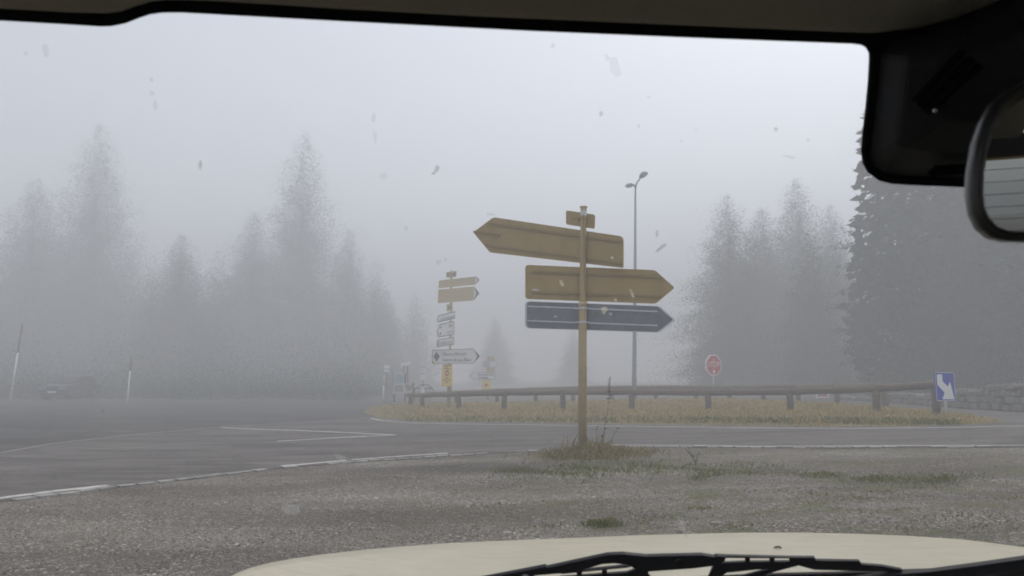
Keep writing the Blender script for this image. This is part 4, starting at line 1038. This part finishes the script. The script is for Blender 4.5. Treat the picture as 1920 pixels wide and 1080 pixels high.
# body shell round the cabin
m1 = MB(); XL, XR = -.55, 1.28
rf_ = [(.50, 1.70), (.32, 1.775), (0, 1.81), (-1.0, 1.81), (-2.25, 1.74)]
m1.prism([(XL - .02, y, z) for y, z in rf_] + [(XL - .02, y, z + .04) for y, z in rf_[::-1]], Vector((XR - XL + .04, 0, 0))); m1.build('roof', M['bonnet'], car)
m1 = MB(); 
for x in (XL, XR):
    m1.box((x, -.65, .72), .03, 1.65, .38); m1.box((x, -2.2, 1.4), .03, .12, .36); m1.box((x, -.75, 1.4), .03, .05, .40)
m1.box((.36, -.65, .32), .9, 1.65, .04); m1.build('body', M['bonnet'], car)
m1 = MB(); m1.box((.36, -2.30, .78), .9, .03, .42); m1.box((-.46, -2.30, 1.42), .09, .03, .26); m1.box((1.2, -2.30, 1.42), .09, .03, .26); m1.box((.36, -2.30, 1.675), .9, .03, .045); m1.build('tailgate', M['cabin'], car)
m1 = MB(); m1.box((.36, -2.30, 1.415), .79, .004, .215); rw = m1.build('rear_window', M['tinted'], car)
for k in range(9):
    m1 = MB(); m1.box((.36, -2.292, 1.235 + k * .045), .76, .001, .0010); m1.build('heating_wire', M['black'], rw)
m1 = MB(); m1.box((.36, -2.265, 1.632), .79, .008, .004); m1.build('window_trim', M['orange'], rw)
for x in (XL + .28, .36, XR - .28):
    m1 = MB(); m1.box((x, -1.35, .85), .22, .08, .28); m1.build('seat', M['cabin'], car, bevel=.04)
m1 = MB(); dq = [(.28, 1.00), (.45, 1.06), (.80, 1.045), (.93, .99), (.93, .6), (.35, .5)]
m1.prism([(XL + .05, y, z) for y, z in dq], Vector((XR - XL - .1, 0, 0))); m1.build('dashboard', M['cabin'], car)
# sensor housing behind the mirror
pod_px = [(1652, 100), (1646, 160), (1640, 220), (1634, 268), (1634, 296), (1640, 312), (1655, 322), (1690, 329), (1820, 333), (2050, 336), (2300, 336), (2300, -40), (1900, -10), (1780, 52), (1680, 80)]
po = MB(); out = [W(x, y, .008) for x, y in pod_px]; cpx, cpy = 1950, 120
inn = [W(x + (cpx - x) * .16, y + (cpy - y) * .22, .040) for x, y in pod_px]; in2 = [W(x + (cpx - x) * .45, y + (cpy - y) * .5, .060) for x, y in pod_px]
n = len(out); po.add(out + inn + in2, [(i, (i + 1) % n, (i + 1) % n + n, i + n) for i in range(n)] + [(i + n, (i + 1) % n + n, (i + 1) % n + 2 * n, i + 2 * n) for i in range(n)] + [tuple(range(2 * n, 3 * n))])
pod = po.build('sensor_housing', M['pod'], car, smooth=False, bevel=.004)
for k in range(3):
    a = W(1716 + k * 10, 190 + k * 11, .058); b = W(1806 + k * 16, 96 + k * 13, .066); m1 = MB(); u = (b - a).normalized(); m1.box((a + b) / 2, (b - a).length / 2, .003, .0017, u, WN, u.cross(WN)); m1.build('vent_slot', M['frit'], pod)
for k in range(3):
    a = W(1742 + k * 6, 326 - k * 6, .030); b = W(1822, 322 - k * 6, .032); m1 = MB(); u = (b - a).normalized(); m1.box((a + b) / 2, (b - a).length / 2, .003, .001, u, WN, u.cross(WN)); m1.build('vent_slot', M['frit'], pod)
m1 = MB(); c = W(1752, 207, .068); m1.tube([c, c + WN * .002], .0013, 10); m1.build('screw', M['screw'], pod)
# interior mirror
DM = .42
mc = P(1885, 330, DM); T = Vector((.50, -2.3, 1.57))
mn = ((EYE - mc).normalized() + (T - mc).normalized()).normalized()
mo_px = [(1816.8, 364), (1817.8, 322), (1826.5, 268), (1840, 228), (1862, 191), (1889, 169), (1920, 151), (1990, 134), (2100, 124), (2350, 112), (2560, 120), (2610, 180), (2615, 330), (2590, 410), (2540, 440), (2300, 452), (1920, 453.5), (1884, 452.5), (1858, 446), (1836, 428), (1822.5, 400)]
mi_px = [(1843, 364), (1844, 324), (1852, 280), (1864, 242), (1884, 212), (1906, 193), (1932, 178), (1996, 162), (2100, 150), (2350, 140), (2540, 146), (2582, 192), (2588, 325), (2568, 392), (2530, 418), (2300, 430), (1920, 434.5), (1890, 433.5), (1868, 424.5), (1852, 406), (1845, 386)]
mm = MB(); o1 = [on_plane(x, y, mc, mn) for x, y in mo_px]; i1 = [on_plane(x, y, mc, mn) for x, y in mi_px]; n = len(o1); cm = sum(o1, Vector()) / n
oh = [p.lerp(q, .35) + mn * .006 for p, q in zip(o1, i1)]; ih = [p.lerp(q, .8) + mn * .005 for p, q in zip(o1, i1)]; back = [p.lerp(cm, .18) - mn * .035 for p in o1]; o2 = [p - mn * .008 for p in o1]
rings = [i1, ih, oh, o1, o2, back]
mm.add([p for r_ in rings for p in r_], [(j * n + i, j * n + (i + 1) % n, (j + 1) * n + (i + 1) % n, (j + 1) * n + i) for j in range(5) for i in range(n)] + [tuple(range(5 * n, 6 * n))])
mir = mm.build('interior_mirror', M['bezel'], car, smooth=True)
m1 = MB(); m1.add([p + mn * .001 for p in i1], [tuple(range(n))]); g_ = m1.build('mirror_glass', M['mirror'], mir, fix=False)
m1 = MB(); m1.tube([cm - mn * .03, cm - mn * .06 + Vector((0, .05, .05)), W(2215, 100, .03)], [.014, .012, .016], 10); m1.build('mirror_stalk', M['black'], mir)
# bonnet
sil = [(330, 1150, 1.06), (380, 1112, 1.10), (430, 1081, 1.15), (465, 1066, 1.20), (500, 1056.5, 1.26), (550, 1047, 1.33), (600, 1040, 1.40), (680, 1031, 1.49), (750, 1025, 1.56), (830, 1019, 1.62), (900, 1015.5, 1.66), (1000, 1011.5, 1.70), (1100, 1007.5, 1.73), (1200, 1003.5, 1.75), (1300, 1000.8, 1.76), (1400, 998.6, 1.77), (1500, 998.4, 1.77), (1600, 1000.6, 1.76), (1700, 1004.5, 1.74), (1800, 1011, 1.71), (1860, 1018, 1.68), (1920, 1026, 1.65), (2000, 1040, 1.58), (2100, 1068, 1.48), (2200, 1120, 1.36)]
bm_ = MB(); gridp = []
for px, py, D in sil:
    s = P(px, py, D); rear = P(px, 1165, 1.03) if py < 1140 else P(px, py + 60, .98); col = []
    fr = Vector((s.x * 1.02, s.y + .30, s.z - .42)); col.append(fr); col.append(Vector((s.x * 1.015, s.y + .24, s.z - .20))); col.append(Vector((s.x * 1.01, s.y + .14, s.z - .085)))
    vd = (s - EYE).normalized()
    for t in (0, .12, .28, .46, .64, .82, 1.0):
        p = s.lerp(rear, t); p.z += -.010 * t * (1 - t) * 4 * 0 + (-.012 * max(0, .12 - t) / .12 * 0); col.append(p)
    gridp.append(col)
nr = len(gridp[0]); bm_.add([p for c_ in gridp for p in c_], [(i * nr + j, (i + 1) * nr + j, (i + 1) * nr + j + 1, i * nr + j + 1) for i in range(len(gridp) - 1) for j in range(nr - 1)])
bon = bm_.build('bonnet', M['bonnet'], car, smooth=True)
m1 = MB(); ca = [(878, 1020, 1.60), (800, 1042, 1.42), (720, 1062, 1.27), (640, 1084, 1.16)]
# a shallow crease pressed into the bonnet, as a thin raised ridge
from mathutils.bvhtree import BVHTree
bt = BVHTree.FromPolygons(bm_.v, bm_.f)
def on_bonnet(x, y): return bt.ray_cast(EYE, ray(x, y).normalized())[0]
rid = densify([on_bonnet(x, y) for x, y in ((878, 1021), (800, 1042), (720, 1062), (640, 1083))], .03)
rid = [on_bonnet(*xy) if False else p for p, xy in ((p, None) for p in rid)]
rid = [bt.ray_cast(EYE, (p - EYE).normalized())[0] or p for p in rid]
m1.tube([p + Vector((0, 0, -.0192)) for p in rid], .020, 16); m1.build('bonnet_crease', M['bonnet'], bon, smooth=True)
m1 = MB(); m1.box((.36, 1.02, .86), .85, .06, .10); m1.build('cowl', M['black'], car)
c = on_bonnet(1458, 1029) + Vector((0, 0, .001))
m1 = MB(); m1.add([c + Vector((-.010, 0, 0)), c + Vector((-.002, .006, .003)), c + Vector((.006, .004, .004)), c + Vector((.009, -.003, .0)), c + Vector((.0, -.006, .002))], [(0, 1, 2, 3, 4)]); lf = m1.build('dead_leaf', M['deadleaf'], base=c); tag(lf, 'tiny curled dead leaf lying on the cream bonnet', 'leaf')
# wipers
wp_o = empty('wiper', carl); wp_o.parent = car; wp_o.location = (0, 0, 0); WLOC[wp_o.name] = carl
def flatpiece(px, off, th, name, mat=None, par=None, ring=None):
    b = MB(); b.prism([W(x, y, off) for x, y in px], WN * (th * .5)); return b.build(name, mat or M['wiper'], par or wp_o, bevel=.0007)
flatpiece([(880, 1084), (1023, 1056.5), (1026, 1059), (1139, 1034.5), (1168, 1033.3), (1212, 1037.8), (1238, 1037), (1300, 1035.5), (1316, 1035.2), (1338, 1039), (1342, 1037), (1360, 1038), (1357, 1046), (1345, 1054), (1300, 1060), (1215, 1066), (1190, 1061), (1175, 1053), (1150, 1050.5), (1128, 1052), (1078, 1067), (1005, 1073), (975, 1084)], -.020, .010, 'wiper_arm')
flatpiece([(1355, 1038), (1480, 1041), (1526, 1041.2), (1528, 1046.5), (1610, 1047.6), (1613, 1054), (1652, 1057), (1690, 1064), (1690, 1068), (1600, 1066), (1525, 1064), (1480, 1052), (1478, 1042.6), (1356, 1041.6)], -.022, .008, 'blade_holder')
flatpiece([(1345, 1052), (1395, 1050), (1480, 1049.2), (1495, 1056), (1470, 1062), (1420, 1064), (1362, 1070), (1340, 1084), (1325, 1084), (1335, 1060)], -.023, .007, 'blade_holder')
for x0 in (1396, 1442): flatpiece([(x0, 1042), (x0 + 9, 1042), (x0 + 9, 1049.5), (x0, 1049.5)], -.0235, .007, 'holder_bridge')
flatpiece([(1340, 1090), (1440, 1064), (1486, 1051), (1500, 1056), (1440, 1072), (1390, 1090)], -.028, .006, 'blade_spring')
flatpiece([(1052, 1069.5), (1178, 1056.5), (1182, 1058.5), (1174, 1060), (1052, 1072)], -.021, .008, 'blade_holder')
flatpiece([(1050, 1085), (1050, 1079), (1176, 1069.5), (1196, 1062), (1215, 1066), (1215, 1073), (1230, 1090), (1080, 1092)], -.024, .007, 'blade_holder')
for x0 in (1081, 1128): flatpiece([(x0, 1066), (x0 + 10, 1065), (x0 + 10, 1074), (x0, 1075)], -.0245, .007, 'holder_bridge')
flatpiece([(1160, 1096), (1280, 1082), (1420, 1074), (1560, 1071), (1750, 1064.5), (1750, 1073), (1560, 1079), (1420, 1084), (1280, 1092)], -.030, .008, 'blade', M['rubber'])
m1 = MB(); c = W(1272, 1048, -.018); m1.tube([c, c + WN * .006], [.006, .005], 14); m1.build('pivot_cap', M['black'], wp_o)
m1 = MB(); c = W(985, 1078, -.018); m1.tube([c, c + WN * .005], [.005, .004], 12); m1.build('pivot_cap', M['galv_rim'], wp_o)
w2 = empty('wiper', carl); w2.parent = car; w2.location = (0, 0, 0); WLOC[w2.name] = carl
flatpiece([(1570, 1085), (1640, 1073), (1746, 1064.5), (1833, 1053), (1920, 1040.5), (2150, 1008), (2150, 1030), (1920, 1062), (1800, 1078), (1760, 1092)], -.020, .012, 'wiper_arm', M['wiper'], w2)
flatpiece([(1560, 1100), (1760, 1088), (1920, 1063), (2150, 1032), (2150, 1100)], -.026, .010, 'blade', M['rubber'], w2)
tag(car, 'cream car we sit in, showing bonnet, wipers, dark roof edge and mirror', 'car')

# ------------------------------------------------------------------ fog
hz = MB(); hz.box((0, 165, 17.9), 420, 240, 20.1)
hz.v = [(x, y, max(z, -2.2)) for x, y, z in hz.v]
fog = hz.build('haze', None) if False else None
me = bpy.data.meshes.new('haze'); me.from_pydata(hz.v, [], hz.f)
hm = bpy.data.materials.new('haze_air'); hm.use_nodes = True; N, L = hm.node_tree.nodes, hm.node_tree.links; N.clear()
out = N.new('ShaderNodeOutputMaterial'); pv = N.new('ShaderNodeVolumePrincipled'); pv.inputs['Color'].default_value = (.87, .885, .90, 1); pv.inputs['Density'].default_value = DENS if 'DENS' in globals() else .0145
pv.inputs['Anisotropy'].default_value = .0
L.new(pv.outputs[0], out.inputs['Volume']); me.materials.append(hm)
ho = bpy.data.objects.new('haze', me); COL.objects.link(ho); tag(ho, kind='stuff', label='pale fog filling the whole mountain pass', cat='fog')

# ------------------------------------------------------------------ light
SUN_EL, SUN_AZ = R(55), R(45)      # azimuth from +Y towards +X
w = bpy.data.worlds.new('World'); sc.world = w; w.use_nodes = True; N, L = w.node_tree.nodes, w.node_tree.links
bg = N['Background']; sky = N.new('ShaderNodeTexSky'); sky.sky_type = 'NISHITA'; sky.sun_disc = False; sky.sun_elevation = SUN_EL; sky.sun_rotation = SUN_AZ
sky.dust_density = 6; sky.air_density = 1.0; sky.ozone_density = 1.0; sky.altitude = 1200
hs = N.new('ShaderNodeHueSaturation'); hs.inputs['Saturation'].default_value = .34; L.new(sky.outputs[0], hs.inputs['Color']); L.new(hs.outputs[0], bg.inputs[0]); bg.inputs[1].default_value = .15
ld = bpy.data.lights.new('sun', 'SUN'); ld.energy = .5; ld.angle = R(25); ld.color = (1, .97, .93)
lo = bpy.data.objects.new('sun', ld); COL.objects.link(lo)
sd = Vector((math.sin(SUN_AZ) * math.cos(SUN_EL), math.cos(SUN_AZ) * math.cos(SUN_EL), math.sin(SUN_EL)))
lo.rotation_euler = sd.to_track_quat('Z', 'Y').to_euler(); lo.location = (0, 0, 60)

# ------------------------------------------------------------------ camera and render settings
cd = bpy.data.cameras.new('camera'); cam = bpy.data.objects.new('camera', cd); COL.objects.link(cam); sc.camera = cam
cam.location = EYE; cam.rotation_euler = (R(90) + PITCH, 0, 0)
cd.sensor_width = 36; cd.lens = F / 1920 * 36; cd.clip_start = .02; cd.clip_end = 2000
cd.dof.use_dof = True; cd.dof.focus_distance = 18; cd.dof.aperture_fstop = cd.lens / 1.9
sc.view_settings.view_transform = 'Standard'; sc.view_settings.look = 'None'; sc.view_settings.gamma = 1; sc.view_settings.exposure = 1.0
sc.render.engine = 'CYCLES'; sc.render.filter_size = 1.8; cy_ = sc.cycles; cy_.filter_width = 1.8
cy = sc.cycles; cy.use_denoising = True; cy.max_bounces = 8; cy.diffuse_bounces = 3; cy.glossy_bounces = 3; cy.volume_bounces = 2; cy.transparent_max_bounces = 12; cy.use_adaptive_sampling = True; cy.adaptive_threshold = .015
